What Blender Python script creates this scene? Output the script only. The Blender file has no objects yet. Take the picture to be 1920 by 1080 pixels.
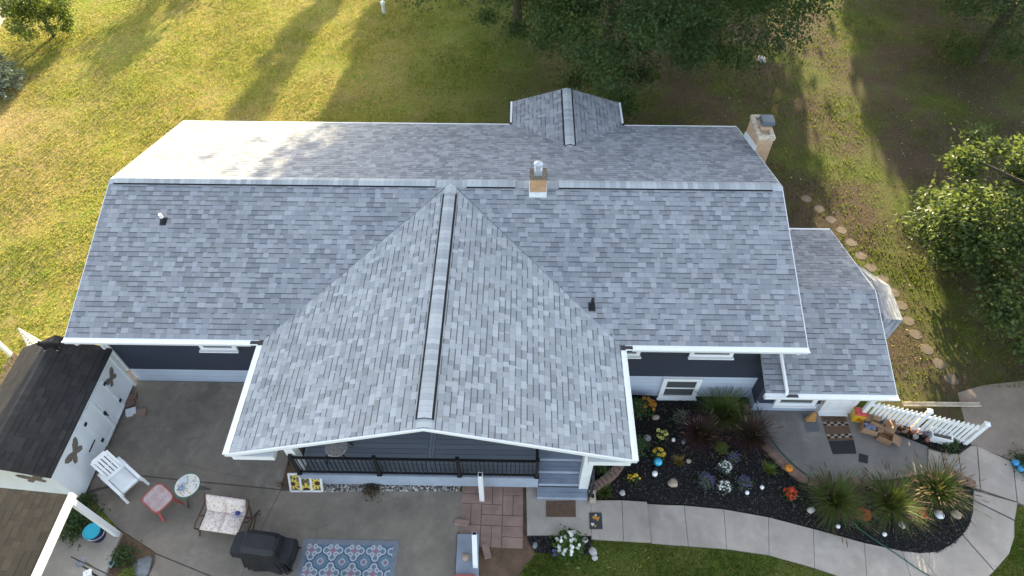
import bpy, bmesh, math, random
import numpy as np
from mathutils import Vector, Matrix
R = math.radians
rng = random.Random(7)
nr = np.random.default_rng(11)
SC = bpy.context.scene
COL = SC.collection

# ------------------------------------------------------------------ camera
FPX, CAM = 1225.44, np.array([11.5153, -9.2745, 17.081])
_p, _yw, _ro = R(50.9075), R(-1.0904), R(-.1159)
FWD = np.array([math.sin(_yw)*math.cos(_p), math.cos(_yw)*math.cos(_p), -math.sin(_p)])
_r = np.array([math.cos(_yw), -math.sin(_yw), 0.]); _u = np.cross(_r, FWD)
RGT = _r*math.cos(_ro)+_u*math.sin(_ro); UPV = -_r*math.sin(_ro)+_u*math.cos(_ro)
cd = bpy.data.cameras.new('camera'); cam = bpy.data.objects.new('camera', cd); COL.objects.link(cam)
cd.sensor_width = 36; cd.lens = FPX*36/1920; cd.clip_end = 2000
m = Matrix([[RGT[i], UPV[i], -FWD[i], CAM[i]] for i in range(3)]+[[0, 0, 0, 1]])
cam.matrix_world = m; SC.camera = cam
# ------------------------------------------------------------------ light
SUN_EL, SUN_AZ = R(14.5), R(9.6)          # azimuth from +y (behind the house) towards +x
w = bpy.data.worlds.new('World'); SC.world = w; w.use_nodes = True
wn = w.node_tree; bgn = wn.nodes['Background']
sky = wn.nodes.new('ShaderNodeTexSky'); sky.sky_type = 'NISHITA'; sky.sun_disc = False
sky.sun_elevation = SUN_EL; sky.sun_rotation = SUN_AZ; sky.air_density = 1.0; sky.dust_density = 2.0; sky.ozone_density = 0.5
hs = wn.nodes.new('ShaderNodeHueSaturation'); hs.inputs['Saturation'].default_value = .62; wn.links.new(sky.outputs[0], hs.inputs['Color']); wn.links.new(hs.outputs[0], bgn.inputs[0]); bgn.inputs[1].default_value = 0.15
sd = bpy.data.lights.new('sun', 'SUN'); sd.energy = 5.0; sd.angle = R(.5); sd.color = (1, .83, .52)
so = bpy.data.objects.new('sun', sd); COL.objects.link(so)
sv = Vector((math.sin(SUN_AZ)*math.cos(SUN_EL), math.cos(SUN_AZ)*math.cos(SUN_EL), math.sin(SUN_EL)))
so.rotation_euler = sv.to_track_quat('Z', 'Y').to_euler(); so.location = (20, 60, 30)
SC.view_settings.view_transform = 'Standard'; SC.view_settings.look = 'None'
SC.view_settings.gamma = 1; SC.view_settings.exposure = 2.3
SC.render.engine = 'CYCLES'

# ------------------------------------------------------------------ surveying: a sight line of the picture met with a known height
def at(px, py, z):
    d = FWD+(px-960)/FPX*RGT-(py-540)/FPX*UPV
    return CAM+d*((z-CAM[2])/d[2])
def gz(x): return .48 if x <= 9 else (0. if x >= 15.5 else .48*(15.5-x)/6.5)
def G(px, py, dz=0.):
    z = .2
    for _ in range(6):
        q = at(px, py, z+dz); z = gz(q[0])
    return (float(q[0]), float(q[1]), z+dz)

# ------------------------------------------------------------------ materials
class N:
    """a node socket one can do arithmetic with"""
    def __init__(s, nt, sock): s.nt, s.s = nt, sock
    def op(s, o, b=None, c=None):
        n = s.nt.nodes.new('ShaderNodeMath'); n.operation = o
        for i, v in enumerate((s, b, c)):
            if v is None: continue
            if isinstance(v, N): s.nt.links.new(v.s, n.inputs[i])
            else: n.inputs[i].default_value = v
        return N(s.nt, n.outputs[0])
    def __add__(s, b): return s.op('ADD', b)
    def __sub__(s, b): return s.op('SUBTRACT', b)
    def __mul__(s, b): return s.op('MULTIPLY', b)
    def __truediv__(s, b): return s.op('DIVIDE', b)
    def floor(s): return s.op('FLOOR')
    def frac(s): return s.op('FRACT')
    def abs(s): return s.op('ABSOLUTE')
    def lt(s, b): return s.op('LESS_THAN', b)
    def gt(s, b): return s.op('GREATER_THAN', b)
    def min(s, b): return s.op('MINIMUM', b)
    def max(s, b): return s.op('MAXIMUM', b)
    def sat(s):
        n = s.op('ADD', 0.); n.s.node.use_clamp = True; return n
class Mat:
    def __init__(s, name):
        s.m = bpy.data.materials.new(name); s.m.use_nodes = True
        s.nt = s.m.node_tree; s.b = s.nt.nodes['Principled BSDF']; s.tc = s.nt.nodes.new('ShaderNodeTexCoord')
    def coord(s, which='Object'):
        x = s.nt.nodes.new('ShaderNodeSeparateXYZ'); s.nt.links.new(s.tc.outputs[which], x.inputs[0])
        return [N(s.nt, o) for o in x.outputs]
    def noise(s, scale, detail=4, which='Object', stretch=None, rough=.55):
        n = s.nt.nodes.new('ShaderNodeTexNoise'); n.inputs['Scale'].default_value = scale
        n.inputs['Detail'].default_value = detail; n.inputs['Roughness'].default_value = rough
        src = s.tc.outputs[which]
        if stretch:
            mp = s.nt.nodes.new('ShaderNodeMapping'); mp.inputs['Scale'].default_value = stretch
            s.nt.links.new(src, mp.inputs[0]); src = mp.outputs[0]
        s.nt.links.new(src, n.inputs['Vector']); return N(s.nt, n.outputs[0])
    def rand(s, a, b, k=0.):
        n = s.nt.nodes.new('ShaderNodeTexWhiteNoise'); n.noise_dimensions = '3D'
        c = s.nt.nodes.new('ShaderNodeCombineXYZ'); s.nt.links.new(a.s, c.inputs[0]); s.nt.links.new(b.s, c.inputs[1]); c.inputs[2].default_value = k
        s.nt.links.new(c.outputs[0], n.inputs[0]); return N(s.nt, n.outputs[0])
    def mix(s, f, a, b):
        n = s.nt.nodes.new('ShaderNodeMix'); n.data_type = 'RGBA'
        if isinstance(f, N): s.nt.links.new(f.s, n.inputs[0])
        else: n.inputs[0].default_value = f
        for i, v in ((6, a), (7, b)):
            if isinstance(v, tuple): n.inputs[i].default_value = (*v, 1)
            else: s.nt.links.new(v, n.inputs[i])
        return n.outputs[2]
    def ramp(s, f, stops):
        n = s.nt.nodes.new('ShaderNodeValToRGB'); e = n.color_ramp.elements
        while len(e) < len(stops): e.new(.5)
        for i, (p, c) in enumerate(stops): e[i].position = p; e[i].color = (*c, 1)
        s.nt.links.new(f.s, n.inputs[0]); return n.outputs[0]
    def map(s, f, a, b, c=0., d=1.):
        n = s.nt.nodes.new('ShaderNodeMapRange'); s.nt.links.new(f.s, n.inputs[0])
        for i, v in enumerate((a, b, c, d)): n.inputs[i+1].default_value = v
        return N(s.nt, n.outputs[0])
    def attr(s, name):
        n = s.nt.nodes.new('ShaderNodeAttribute'); n.attribute_name = name; return N(s.nt, n.outputs['Fac'])
    def done(s, col, rough=.8, bump=None, strength=.5, dist=.02, metal=0., spec=.4):
        if isinstance(col, tuple): s.b.inputs['Base Color'].default_value = (*col, 1)
        else: s.nt.links.new(col, s.b.inputs['Base Color'])
        s.b.inputs['Roughness'].default_value = rough; s.b.inputs['Metallic'].default_value = metal
        s.b.inputs['Specular IOR Level'].default_value = spec
        if bump is not None:
            n = s.nt.nodes.new('ShaderNodeBump'); n.inputs['Strength'].default_value = strength; n.inputs['Distance'].default_value = dist
            s.nt.links.new(bump.s, n.inputs['Height']); s.nt.links.new(n.outputs[0], s.b.inputs['Normal'])
        return s.m
def plain(name, c1, c2=None, scale=6., rough=.75, bump=.25, bscale=40., dist=.01, metal=0., detail=5):
    k = Mat(name); c2 = c2 or tuple(v*.78 for v in c1)
    f = k.map(k.noise(scale, detail), .3, .7)
    return k.done(k.mix(f, c1, c2), rough, k.noise(bscale, 3), bump, dist, metal)
def shingle_mat(name, lo, hi, tw=.27, exposure=.143, warm=(.2, .19, .17), band=.55):
    k = Mat(name); u, v, _ = k.coord('UV')
    rowf = v/exposure; row = rowf.floor(); fy = rowf.frac()
    us = u/tw+k.rand(row, row, 3.)*17.
    c = us.floor(); j = k.rand(c, row, 1.)*.75
    cell = c-us.frac().lt(j)                                   # tabs of uneven width
    tone = k.rand(cell, row, 5.); low = k.rand(cell, row, 9.).gt(.5)   # a cut-out between two tabs shows the under layer
    blotch = k.noise(.35, 3, 'UV')
    grit = k.noise(55., 4, 'UV', rough=.8)
    t = (tone*.46+low*-.14+.31+(blotch-.5)*.4+(grit-.5)*.8).sat()
    col = k.ramp(t, [(0, lo), (.45, tuple((a*.55+b*.45) for a, b in zip(lo, hi))), (1, hi)])
    warmf = k.map(k.rand(cell, row, 13.), .86, .9)*.25
    col = k.mix(warmf, col, warm)
    thinrow = fy.gt(.93)*.45
    shade = (fy.gt(.82)*low).max(thinrow)                   # printed dark band under the butt edge above
    edge = us.frac()-j; side = edge.abs().lt(.05)
    dark = (shade*band*1.45).max(side*band*.35)
    col = k.mix(dark, col, tuple(a*.34 for a in lo))
    h = low*-.6+tone*.2+grit*.35-fy*.8
    return k.done(col, .93, h, .55, .012, spec=.25)
SH = shingle_mat('grey_asphalt_shingle', (.125, .135, .158), (.335, .352, .378), tw=.17)
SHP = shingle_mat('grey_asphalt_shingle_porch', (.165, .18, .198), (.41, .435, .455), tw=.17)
SHS = shingle_mat('charcoal_asphalt_shingle', (.015, .015, .016), (.036, .0345, .035), tw=.24, band=.4, warm=(.05, .046, .042))
def cap_mat(name, lo, hi):
    k = Mat(name); u, v, _ = k.coord('UV')
    c = (u/.143).floor(); t = k.rand(c, c, 2.); g = k.noise(60., 3, 'UV')
    col = k.mix((t*.75+(g-.5)*.7+.1).sat(), lo, hi)
    return k.done(k.mix((u/.143).frac().lt(.1)*.3, col, tuple(x*.5 for x in lo)), .92, g, .4, .01)
CAP = cap_mat('ridge_cap_shingle', (.23, .25, .27), (.40, .425, .44))
def siding_mat(name, c, pitch, line=.7):
    k = Mat(name); x, y, z = k.coord('Object'); f = (z/pitch).frac()
    n = k.noise(1.5, 4); n2 = k.noise(30., 3, stretch=(.2, .2, 4))
    col = k.mix(k.map(n, .3, .7)*.35, c, tuple(v*.8 for v in c))
    col = k.mix(f.gt(.88)*line, col, tuple(v*.3 for v in c))
    return k.done(col, .55, f*-1+n2*.1, .9, .03)
NAVY = siding_mat('navy_siding', (.022, .027, .046), .10)
BASE = siding_mat('blue_grey_foundation', (.40, .455, .55), .2, .18)
k = Mat('white_trim'); WHITE = k.done(k.mix(k.map(k.noise(3., 5), .45, .8)*.4, (.70, .71, .72), (.58, .59, .6)), .45, k.noise(60.), .05, .004)
k = Mat('white_gable_panel'); WALLW = k.done(k.mix(k.map(k.noise(2.2, 6, stretch=(1, 1, .3)), .45, .8)*.5, (.72, .76, .8), (.5, .52, .54)), .6, k.noise(40.), .1, .004)
DARK = plain('black_powder_coat', (.012, .012, .014), rough=.45)
GLASS = Mat('window_glass').done((.07, .075, .08), .12, spec=.7)
k = Mat('deck_boards'); x, y, z = k.coord('Object'); f = (y/.14)
rw = f.floor(); DECK = k.done(k.mix((f.frac().lt(.07)*.75), k.mix((k.rand(rw, rw)*.5+k.noise(25., 4, stretch=(.08, 1, 1))*.6-.1).sat(), (.13, .15, .185), (.225, .255, .30)), (.03, .034, .04)), .6, f.frac().lt(.07)*-1, .6, .02)
STEP = plain('blue_grey_composite', (.235, .27, .335), (.18, .21, .27), 4., .6, .15)
FASC = plain('pale_blue_fascia', (.33, .38, .46), (.27, .31, .39), 3., .5, .1)
def brick_mat(name, c1, c2, mortar, scale=1.0, which='Object', rot=None):
    k = Mat(name); b = k.nt.nodes.new('ShaderNodeTexBrick'); b.inputs['Scale'].default_value = 1
    b.inputs['Brick Width'].default_value = .21*scale; b.inputs['Row Height'].default_value = .075*scale; b.inputs['Mortar Size'].default_value = .008*scale
    for i, c in zip(('Color1', 'Color2', 'Mortar'), (c1, c2, mortar)): b.inputs[i].default_value = (*c, 1)
    x, y, z = k.coord(which); cx = k.nt.nodes.new('ShaderNodeCombineXYZ')
    k.nt.links.new((x+y).s, cx.inputs[0]); k.nt.links.new(z.s, cx.inputs[1]); k.nt.links.new(cx.outputs[0], b.inputs['Vector'])
    n = k.noise(9., 5)
    return k.done(k.mix(k.map(n, .4, .75)*.5, b.outputs[0], tuple(v*.6 for v in c1)), .9, N(k.nt, b.outputs['Fac'])*-1, .6, .01)
BRICK = brick_mat('tan_brick', (.52, .30, .16), (.40, .21, .10), (.36, .30, .24))
BRICKO = brick_mat('pale_tan_brick', (.56, .37, .24), (.46, .29, .17), (.44, .36, .28))
CROWN = plain('weathered_mortar_cap', (.55, .48, .38), (.30, .25, .18), 9., .9, .6, 20., .02)
METAL = plain('galvanised_metal', (.6, .64, .68), (.42, .46, .5), 12., .35, .1, metal=.6)
ALU = plain('white_metal_flashing', (.7, .74, .78), rough=.5)
def concrete(name, c1, c2, stain):
    k = Mat(name); a = k.map(k.noise(.7, 8, rough=.74), .36, .66); b = k.map(k.noise(2.3, 7, rough=.75), .35, .68); g = k.noise(70., 3, rough=.8)
    col = k.mix(a, c1, c2); col = k.mix(k.map(k.noise(1.1, 7, rough=.7), .54, .62)*.5, col, stain); col = k.mix(k.map(k.noise(.45, 5, rough=.65, stretch=(1.3, 1, 1)),   .5, .7)*.55, col, tuple(v*.55 for v in c2)); col = k.mix((b*.5+(g-.5)*.7).sat(), col, tuple(v*.6 for v in c1))
    vo = k.nt.nodes.new('ShaderNodeTexVoronoi'); vo.feature = 'DISTANCE_TO_EDGE'; vo.inputs['Scale'].default_value = .33
    k.nt.links.new(k.tc.outputs['Object'], vo.inputs['Vector'])
    cr = N(k.nt, vo.outputs[0]).lt(.0025)*k.noise(.4, 2).gt(.6); col = k.mix(cr*.35, col, (.05, .045, .04))
    return k.done(col, .9, g, .35, .008, spec=.25)
CONC = concrete('old_patio_concrete', (.275, .23, .185), (.165, .145, .122), (.34, .29, .24))
WALK = concrete('pale_walk_concrete', (.40, .35, .305), (.31, .272, .235), (.45, .40, .35))
ENTRY = concrete('entry_patio_concrete', (.235, .215, .195), (.165, .155, .145), (.3, .275, .25))
DRIVE = concrete('driveway_concrete', (.30, .245, .20), (.225, .185, .155), (.24, .15, .10))
JOINT = plain('joint_soil', (.12, .105, .088), rough=1)
DIRT = plain('bare_red_soil', (.17, .10, .062), (.09, .06, .04), 3., 1., .9, 25., .03)
k = Mat('black_mulch'); n = k.noise(26., 6, rough=.8)
MULCH = k.done(k.mix(k.map(n, .35, .75), (.006, .006, .007), (.032, .03, .03)), .95, n, 1., .05, spec=.2)
GRAVEL = plain('river_gravel', (.38, .35, .31), (.05, .045, .04), 28., .9, 1., 30., .05)
# lawn: greens and tans with bare soil under the trees; shaded right side painted darker
k = Mat('lawn'); x, y, z = k.coord('Object')
big = k.noise(.16, 5, rough=.6); mid = k.noise(.9, 6, rough=.65); fine = k.noise(11., 5, rough=.8); tiny = k.noise(45., 3)
sun_side = k.map(x, 11., 4.); gr = k.mix(k.map(big, .36, .64), (.34, .27, .065), (.19, .23, .03)); gr = k.mix(sun_side, (.082, .118, .02), gr)  # sunlit left grass painted pale straw, shaded right grass dark green
gr = k.mix(k.map(mid, .42, .7)*(sun_side*.5+.25), gr, (.32, .225, .11)); pat = k.noise(3.2, 5, rough=.7); gr = k.mix(k.map(pat, .5, .64)*(sun_side*.6+.2), gr, (.12, .19, .018))
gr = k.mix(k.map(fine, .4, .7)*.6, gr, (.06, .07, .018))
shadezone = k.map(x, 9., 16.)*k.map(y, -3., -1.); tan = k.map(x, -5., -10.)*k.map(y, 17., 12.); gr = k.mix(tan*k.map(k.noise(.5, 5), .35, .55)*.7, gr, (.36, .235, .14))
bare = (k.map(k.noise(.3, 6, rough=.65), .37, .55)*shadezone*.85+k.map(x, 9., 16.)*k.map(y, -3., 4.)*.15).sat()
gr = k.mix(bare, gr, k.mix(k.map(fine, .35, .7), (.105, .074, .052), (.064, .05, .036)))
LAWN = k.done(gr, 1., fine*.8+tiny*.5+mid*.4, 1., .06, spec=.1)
def leaf_mat(name, c1, c2, trans=.35, rough=.55):
    k = Mat(name); t = k.attr('tone'); col = k.mix(t, c1, c2)
    k.done(col, rough, spec=.3)
    tr = k.nt.nodes.new('ShaderNodeBsdfTranslucent'); mx = k.nt.nodes.new('ShaderNodeMixShader'); mx.inputs[0].default_value = trans
    k.nt.links.new(k.mix(.35, col, (.22, .26, .02)), tr.inputs[0])
    k.nt.links.new(k.b.outputs[0], mx.inputs[1]); k.nt.links.new(tr.outputs[0], mx.inputs[2])
    k.nt.links.new(mx.outputs[0], k.nt.nodes['Material Output'].inputs[0]); return k.m
MAPLE = leaf_mat('maple_leaf', (.018, .045, .016), (.06, .105, .03))
MAPLE2 = leaf_mat('lime_maple_leaf', (.03, .06, .018), (.135, .18, .055), .4)
BUSH = leaf_mat('yellow_green_leaf', (.06, .10, .02), (.21, .26, .06), .5)
SPRUCE = leaf_mat('spruce_needle', (.10, .15, .12), (.24, .30, .25), .25)
BLADE = leaf_mat('grass_blade', (.05, .07, .015), (.20, .175, .05), .4, .7)
LAWNB = leaf_mat('lawn_blade', (.065, .115, .012), (.50, .38, .11), .4, .7)
FOUNT = leaf_mat('fountain_grass_blade', (.03, .06, .012), (.13, .16, .04), .3)
PURP = leaf_mat('purple_grass_blade', (.02, .009, .011), (.09, .04, .045), .2)
SEED = leaf_mat('tan_seed_head', (.16, .10, .07), (.34, .24, .15), .3, .9)
SEEDP = leaf_mat('purple_seed_head', (.07, .04, .035), (.17, .10, .075), .3, .9)
HERB = leaf_mat('green_herb_leaf', (.02, .045, .015), (.07, .12, .035), .3)
GREY = leaf_mat('silver_herb_leaf', (.06, .085, .06), (.15, .18, .14), .2)
LIME = leaf_mat('lime_herb_leaf', (.08, .13, .02), (.2, .27, .04), .35)
def petal(name, c): return leaf_mat(name, tuple(v*.75 for v in c), c, .2)
P_RED, P_YEL, P_ORG = petal('red_petal', (.62, .06, .025)), petal('yellow_petal', (.75, .5, .03)), petal('orange_petal', (.7, .28, .03))
P_WHT, P_PUR, P_PALE = petal('white_petal', (.82, .82, .78)), petal('purple_petal', (.15, .1, .3)), petal('pale_yellow_petal', (.75, .68, .2))
BARK = plain('grey_brown_bark', (.10, .075, .055), (.05, .04, .03), 8., .95, .9, 14., .05)
STONE = plain('tan_field_stone', (.42, .33, .25), (.26, .2, .16), 7., .85, .5, 18., .02)
STONEW = plain('white_field_stone', (.46, .44, .41), (.3, .285, .27), 7., .85, .4, 18., .02)
STONEG = plain('grey_field_stone', (.22, .24, .25), (.12, .13, .14), 7., .85, .5, 18., .02)
STEPST = plain('tan_stepping_stone', (.16, .128, .10), (.11, .088, .07), 5., .95, .7, 30., .02)
PAVER = plain('red_brown_paver', (.31, .20, .165), (.2, .135, .11), 3., .9, .6, 35., .01)
BLOCK = plain('red_edging_block', (.22, .135, .105), (.13, .09, .075), 8., .95, .8, 25., .02)
PLASTW = plain('white_resin', (.78, .79, .8), (.7, .71, .72), 3., .4, .05)
CARD = plain('brown_cardboard', (.36, .22, .125), (.29, .175, .1), 5., .9, .15)
CARDI = plain('inner_cardboard', (.30, .19, .11), (.24, .15, .09), 5., .9, .15)
WOODG = plain('weathered_wood', (.20, .15, .11), (.09, .07, .055), 9., .95, .7, 25., .02)

# ------------------------------------------------------------------ mesh helpers
class MB:
    def __init__(s): s.v, s.f, s.uv, s.mi = [], [], {}, {}
    def face(s, pts, uv=None, mi=0):
        i = len(s.v); s.v += [tuple(map(float, p)) for p in pts]; s.f.append(list(range(i, i+len(pts))))
        if uv: s.uv[len(s.f)-1] = uv
        if mi: s.mi[len(s.f)-1] = mi
        return s
    def hexa(s, b, t, mi=0):                                     # lower ring, upper ring (counter-clockwise)
        i = len(s.v); n = len(b); s.v += [tuple(map(float, p)) for p in b]+[tuple(map(float, p)) for p in t]
        fs = [[i+n+q for q in range(n)], [i+n-1-q for q in range(n)]]+[[i+q, i+(q+1) % n, i+n+(q+1) % n, i+n+q] for q in range(n)]
        for f in fs:
            s.f.append(f)
            if mi: s.mi[len(s.f)-1] = mi
        return s
    def box(s, x0, x1, y0, y1, z0, z1, mi=0):
        return s.hexa([(x0, y0, z0), (x1, y0, z0), (x1, y1, z0), (x0, y1, z0)], [(x0, y0, z1), (x1, y0, z1), (x1, y1, z1), (x0, y1, z1)], mi)
    def obox(s, c, size, rz=0., tilt=0., axis='X', mi=0):        # box about a centre, turned
        mm = Matrix.Rotation(rz, 3, 'Z') @ Matrix.Rotation(tilt, 3, axis); sx, sy, sz = (v/2 for v in size)
        P = lambda x, y, z: tuple(mm @ Vector((x, y, z))+Vector(c))
        return s.hexa([P(-sx, -sy, -sz), P(sx, -sy, -sz), P(sx, sy, -sz), P(-sx, sy, -sz)], [P(-sx, -sy, sz), P(sx, -sy, sz), P(sx, sy, sz), P(-sx, sy, sz)], mi)
    def bar(s, a, b, w, h=None, up=(0, 0, 1), mi=0):             # square bar from a to b
        a, b = Vector(a), Vector(b); d = (b-a).normalized(); h = h or w; u = Vector(up)
        if abs(d.dot(u)) > .98: u = Vector((0, 1, 0))
        sx = d.cross(u).normalized(); sy = sx.cross(d)
        q = lambda o: [o-sx*w/2-sy*h/2, o+sx*w/2-sy*h/2, o+sx*w/2+sy*h/2, o-sx*w/2+sy*h/2]
        return s.hexa(q(b), q(a), mi)
    def tube(s, pts, r, n=8, mi=0, cap=True):
        pts = [Vector(p) for p in pts]; rs = r if isinstance(r, (list, tuple)) else [r]*len(pts); base = len(s.v)
        ref = Vector((.31, .17, .93))
        for i, p in enumerate(pts):
            d = (pts[min(i+1, len(pts)-1)]-pts[max(i-1, 0)]).normalized()
            u = d.cross(ref if abs(d.dot(ref)) < .95 else Vector((1, 0, 0))).normalized(); v = d.cross(u)
            for q in range(n):
                a = 2*math.pi*q/n; s.v.append(tuple(p+(u*math.cos(a)+v*math.sin(a))*rs[i]))
        for i in range(len(pts)-1):
            for q in range(n):
                s.f.append([base+i*n+q, base+i*n+(q+1) % n, base+(i+1)*n+(q+1) % n, base+(i+1)*n+q])
                if mi: s.mi[len(s.f)-1] = mi
        if cap:
            s.f.append([base+q for q in range(n)][::-1]); s.f.append([base+(len(pts)-1)*n+q for q in range(n)])
            if mi: s.mi[len(s.f)-1] = mi; s.mi[len(s.f)-2] = mi
        return s
    def lathe(s, prof, c=(0, 0, 0), n=20, mi=0):                 # profile of (r, z)
        base = len(s.v)
        for r, z in prof:
            for q in range(n):
                a = 2*math.pi*q/n; s.v.append((c[0]+r*math.cos(a), c[1]+r*math.sin(a), c[2]+z))
        for i in range(len(prof)-1):
            for q in range(n):
                s.f.append([base+i*n+q, base+i*n+(q+1) % n, base+(i+1)*n+(q+1) % n, base+(i+1)*n+q])
                if mi: s.mi[len(s.f)-1] = mi
        s.f.append([base+q for q in range(n)][::-1]); s.f.append([base+(len(prof)-1)*n+q for q in range(n)])
        if mi: s.mi[len(s.f)-1] = mi; s.mi[len(s.f)-2] = mi
        return s
    def prism(s, poly, z0, z1, mi=0):
        if sum(a[0]*b[1]-b[0]*a[1] for a, b in zip(poly, poly[1:]+poly[:1])) < 0: poly = poly[::-1]
        return s.hexa([(p[0], p[1], z0) for p in poly], [(p[0], p[1], z1) for p in poly], mi)
    def build(s, name, mat, parent=None, smooth=False, loc=None, bevel=0.):
        me = bpy.data.meshes.new(name); vs = s.v
        if loc is not None: vs = [(x-loc[0], y-loc[1], z-loc[2]) for x, y, z in vs]
        me.from_pydata(vs, [], s.f)
        for mm in (mat if isinstance(mat, (list, tuple)) else [mat]): me.materials.append(mm)
        if s.uv:
            ul = me.uv_layers.new(name='UVMap')
            for fi, uv in s.uv.items():
                for li, q in zip(me.polygons[fi].loop_indices, uv): ul.data[li].uv = q
        for fi, k_ in s.mi.items(): me.polygons[fi].material_index = k_
        if smooth: me.polygons.foreach_set('use_smooth', [True]*len(me.polygons))
        me.update(); o = bpy.data.objects.new(name, me); COL.objects.link(o)
        if parent is not None:
            o.parent = parent
            if loc is None:                                        # parts are modelled in world metres
                o.matrix_parent_inverse = parent_matrix(parent).inverted()
        elif loc is not None: o.location = loc
        if bevel:
            b = o.modifiers.new('bevel', 'BEVEL'); b.width = bevel; b.segments = 2; b.limit_method = 'ANGLE'
        return o
def parent_matrix(o):
    mtx = Matrix.LocRotScale(o.location, o.rotation_euler, o.scale)
    return (parent_matrix(o.parent) @ o.matrix_parent_inverse @ mtx) if o.parent else mtx
def tag(o, label=None, cat=None, group=None, kind=None):
    for a, b in (('label', label), ('category', cat), ('group', group), ('kind', kind)):
        if b: o[a] = b
    return o
def thing(name, label, cat, loc=(0, 0, 0), group=None):
    o = bpy.data.objects.new(name, None); COL.objects.link(o); o.location = tuple(map(float, loc)); o.empty_display_size = .2
    return tag(o, label, cat, group)
def np_mesh(name, V, F, mat, tone=None, parent=None, loc=(0, 0, 0), mats=None, midx=None):
    me = bpy.data.meshes.new(name); n, q = len(V), F.shape[1]
    me.vertices.add(n); me.vertices.foreach_set('co', np.ascontiguousarray(V, dtype=np.float32).ravel())
    me.loops.add(F.size); me.loops.foreach_set('vertex_index', F.astype(np.int32).ravel())
    me.polygons.add(len(F)); me.polygons.foreach_set('loop_start', np.arange(0, F.size, q, dtype=np.int32))
    for mm in (mats or [mat]): me.materials.append(mm)
    if midx is not None: me.polygons.foreach_set('material_index', midx.astype(np.int32))
    if tone is not None:
        a = me.attributes.new('tone', 'FLOAT', 'POINT'); a.data.foreach_set('value', tone.astype(np.float32))
    me.update(calc_edges=True); me.validate()
    o = bpy.data.objects.new(name, me); COL.objects.link(o)
    if parent is not None: o.parent = parent
    else: o.location = loc
    return o
def unit(a): return a/np.maximum(np.linalg.norm(a, axis=1, keepdims=True), 1e-6)
def leaves(P, size, up=.3, out=None, aspect=.62, cup=.25):
    """diamond leaves (two triangles folded along the midrib) about the points P"""
    n = len(P); d = nr.normal(size=(n, 3)); d[:, 2] *= .6
    if out is not None: d += out*1.2
    d = unit(d); nn = nr.normal(size=(n, 3)); nn[:, 2] += up*4; nn = unit(nn-d*(nn*d).sum(1, keepdims=True)); sd_ = np.cross(d, nn)
    s = (size*(.6+.8*nr.random(n)))[:, None]
    a = P-d*s*.5; b = P+sd_*s*aspect*.5+nn*s*cup*.5; c = P+d*s*.5-nn*s*.15; e = P-sd_*s*aspect*.5+nn*s*cup*.5
    V = np.stack([a, b, c, e], 1).reshape(-1, 3); i = np.arange(n)[:, None]*4
    return V, np.concatenate([i+[0, 1, 2], i+[0, 2, 3]], 0)
def drape(name, polys, off, mat, kind='structure', thick=.12, parent=None, inset=0., smoothpts=False):
    """ground sheets that follow the fall of the ground; polygons given in plan"""
    b = MB()
    for poly in polys:
        poly = [(p[0], p[1]) for p in poly]
        ar = sum(p[0]*q[1]-q[0]*p[1] for p, q in zip(poly, poly[1:]+poly[:1]))
        if ar < 0: poly = poly[::-1]
        if inset:
            out = []
            for i, p in enumerate(poly):
                a, c = Vector(poly[i-1]), Vector(poly[(i+1) % len(poly)]); p = Vector(p)
                d1, d2 = (p-a).normalized(), (c-p).normalized(); n1, n2 = Vector((-d1.y, d1.x)), Vector((-d2.y, d2.x))
                bis = (n1+n2); L = max(bis.length_squared/2, .3); out.append(tuple(p+bis*(inset/L)))
            poly = out
        for lo, hi in ((-999, 9.), (9., 15.5), (15.5, 999)):
            pl = poly
            for sgn, lim in ((1, lo), (-1, hi)):
                res = []
                for i, p in enumerate(pl):
                    q = pl[i-1]; dp, dq = sgn*(p[0]-lim), sgn*(q[0]-lim)
                    if (dp >= 0) != (dq >= 0): t = dq/(dq-dp); res.append((q[0]+(p[0]-q[0])*t, q[1]+(p[1]-q[1])*t))
                    if dp >= 0: res.append(p)
                pl = res
                if not pl: break
            if len(pl) > 2: b.hexa([(p[0], p[1], gz(p[0])+off-thick) for p in pl], [(p[0], p[1], gz(p[0])+off) for p in pl])
    o = b.build(name, mat, parent)
    if kind: o['kind'] = kind
    return o
def PX(*pts, dz=0.): return [G(a, b, dz)[:2] for a, b in pts]
def smooth_line(pts, n=6):
    out = []
    for i in range(len(pts)-1):
        p0, p1, p2, p3 = (np.array(pts[max(0, min(len(pts)-1, i+k_))], float) for k_ in (-1, 0, 1, 2))
        for t in np.linspace(0, 1, n, endpoint=False):
            out.append(tuple(.5*((2*p1)+(-p0+p2)*t+(2*p0-5*p1+4*p2-p3)*t*t+(-p0+3*p1-3*p2+p3)*t**3)))
    return out+[tuple(map(float, pts[-1]))]
def in_poly(X, Y, poly):
    c = np.zeros(len(X), bool); n = len(poly)
    for i in range(n):
        x1, y1 = poly[i][:2]; x2, y2 = poly[i-1][:2]
        c ^= ((y1 > Y) != (y2 > Y)) & (X < (x2-x1)*(Y-y1)/(y2-y1+1e-12)+x1)
    return c

# ================================================================== THE GROUND
b = MB()
xs = [-400, -60, -20, 0, 9, 15.5, 25, 60, 400]; ys = [-300, -20, 0, 20, 60, 500]
for i in range(len(xs)-1):
    for j in range(len(ys)-1):
        b.face([(xs[i], ys[j], gz(xs[i])), (xs[i+1], ys[j], gz(xs[i+1])), (xs[i+1], ys[j+1], gz(xs[i+1])), (xs[i], ys[j+1], gz(xs[i]))])
tag(b.build('lawn', LAWN), kind='structure')
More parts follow.
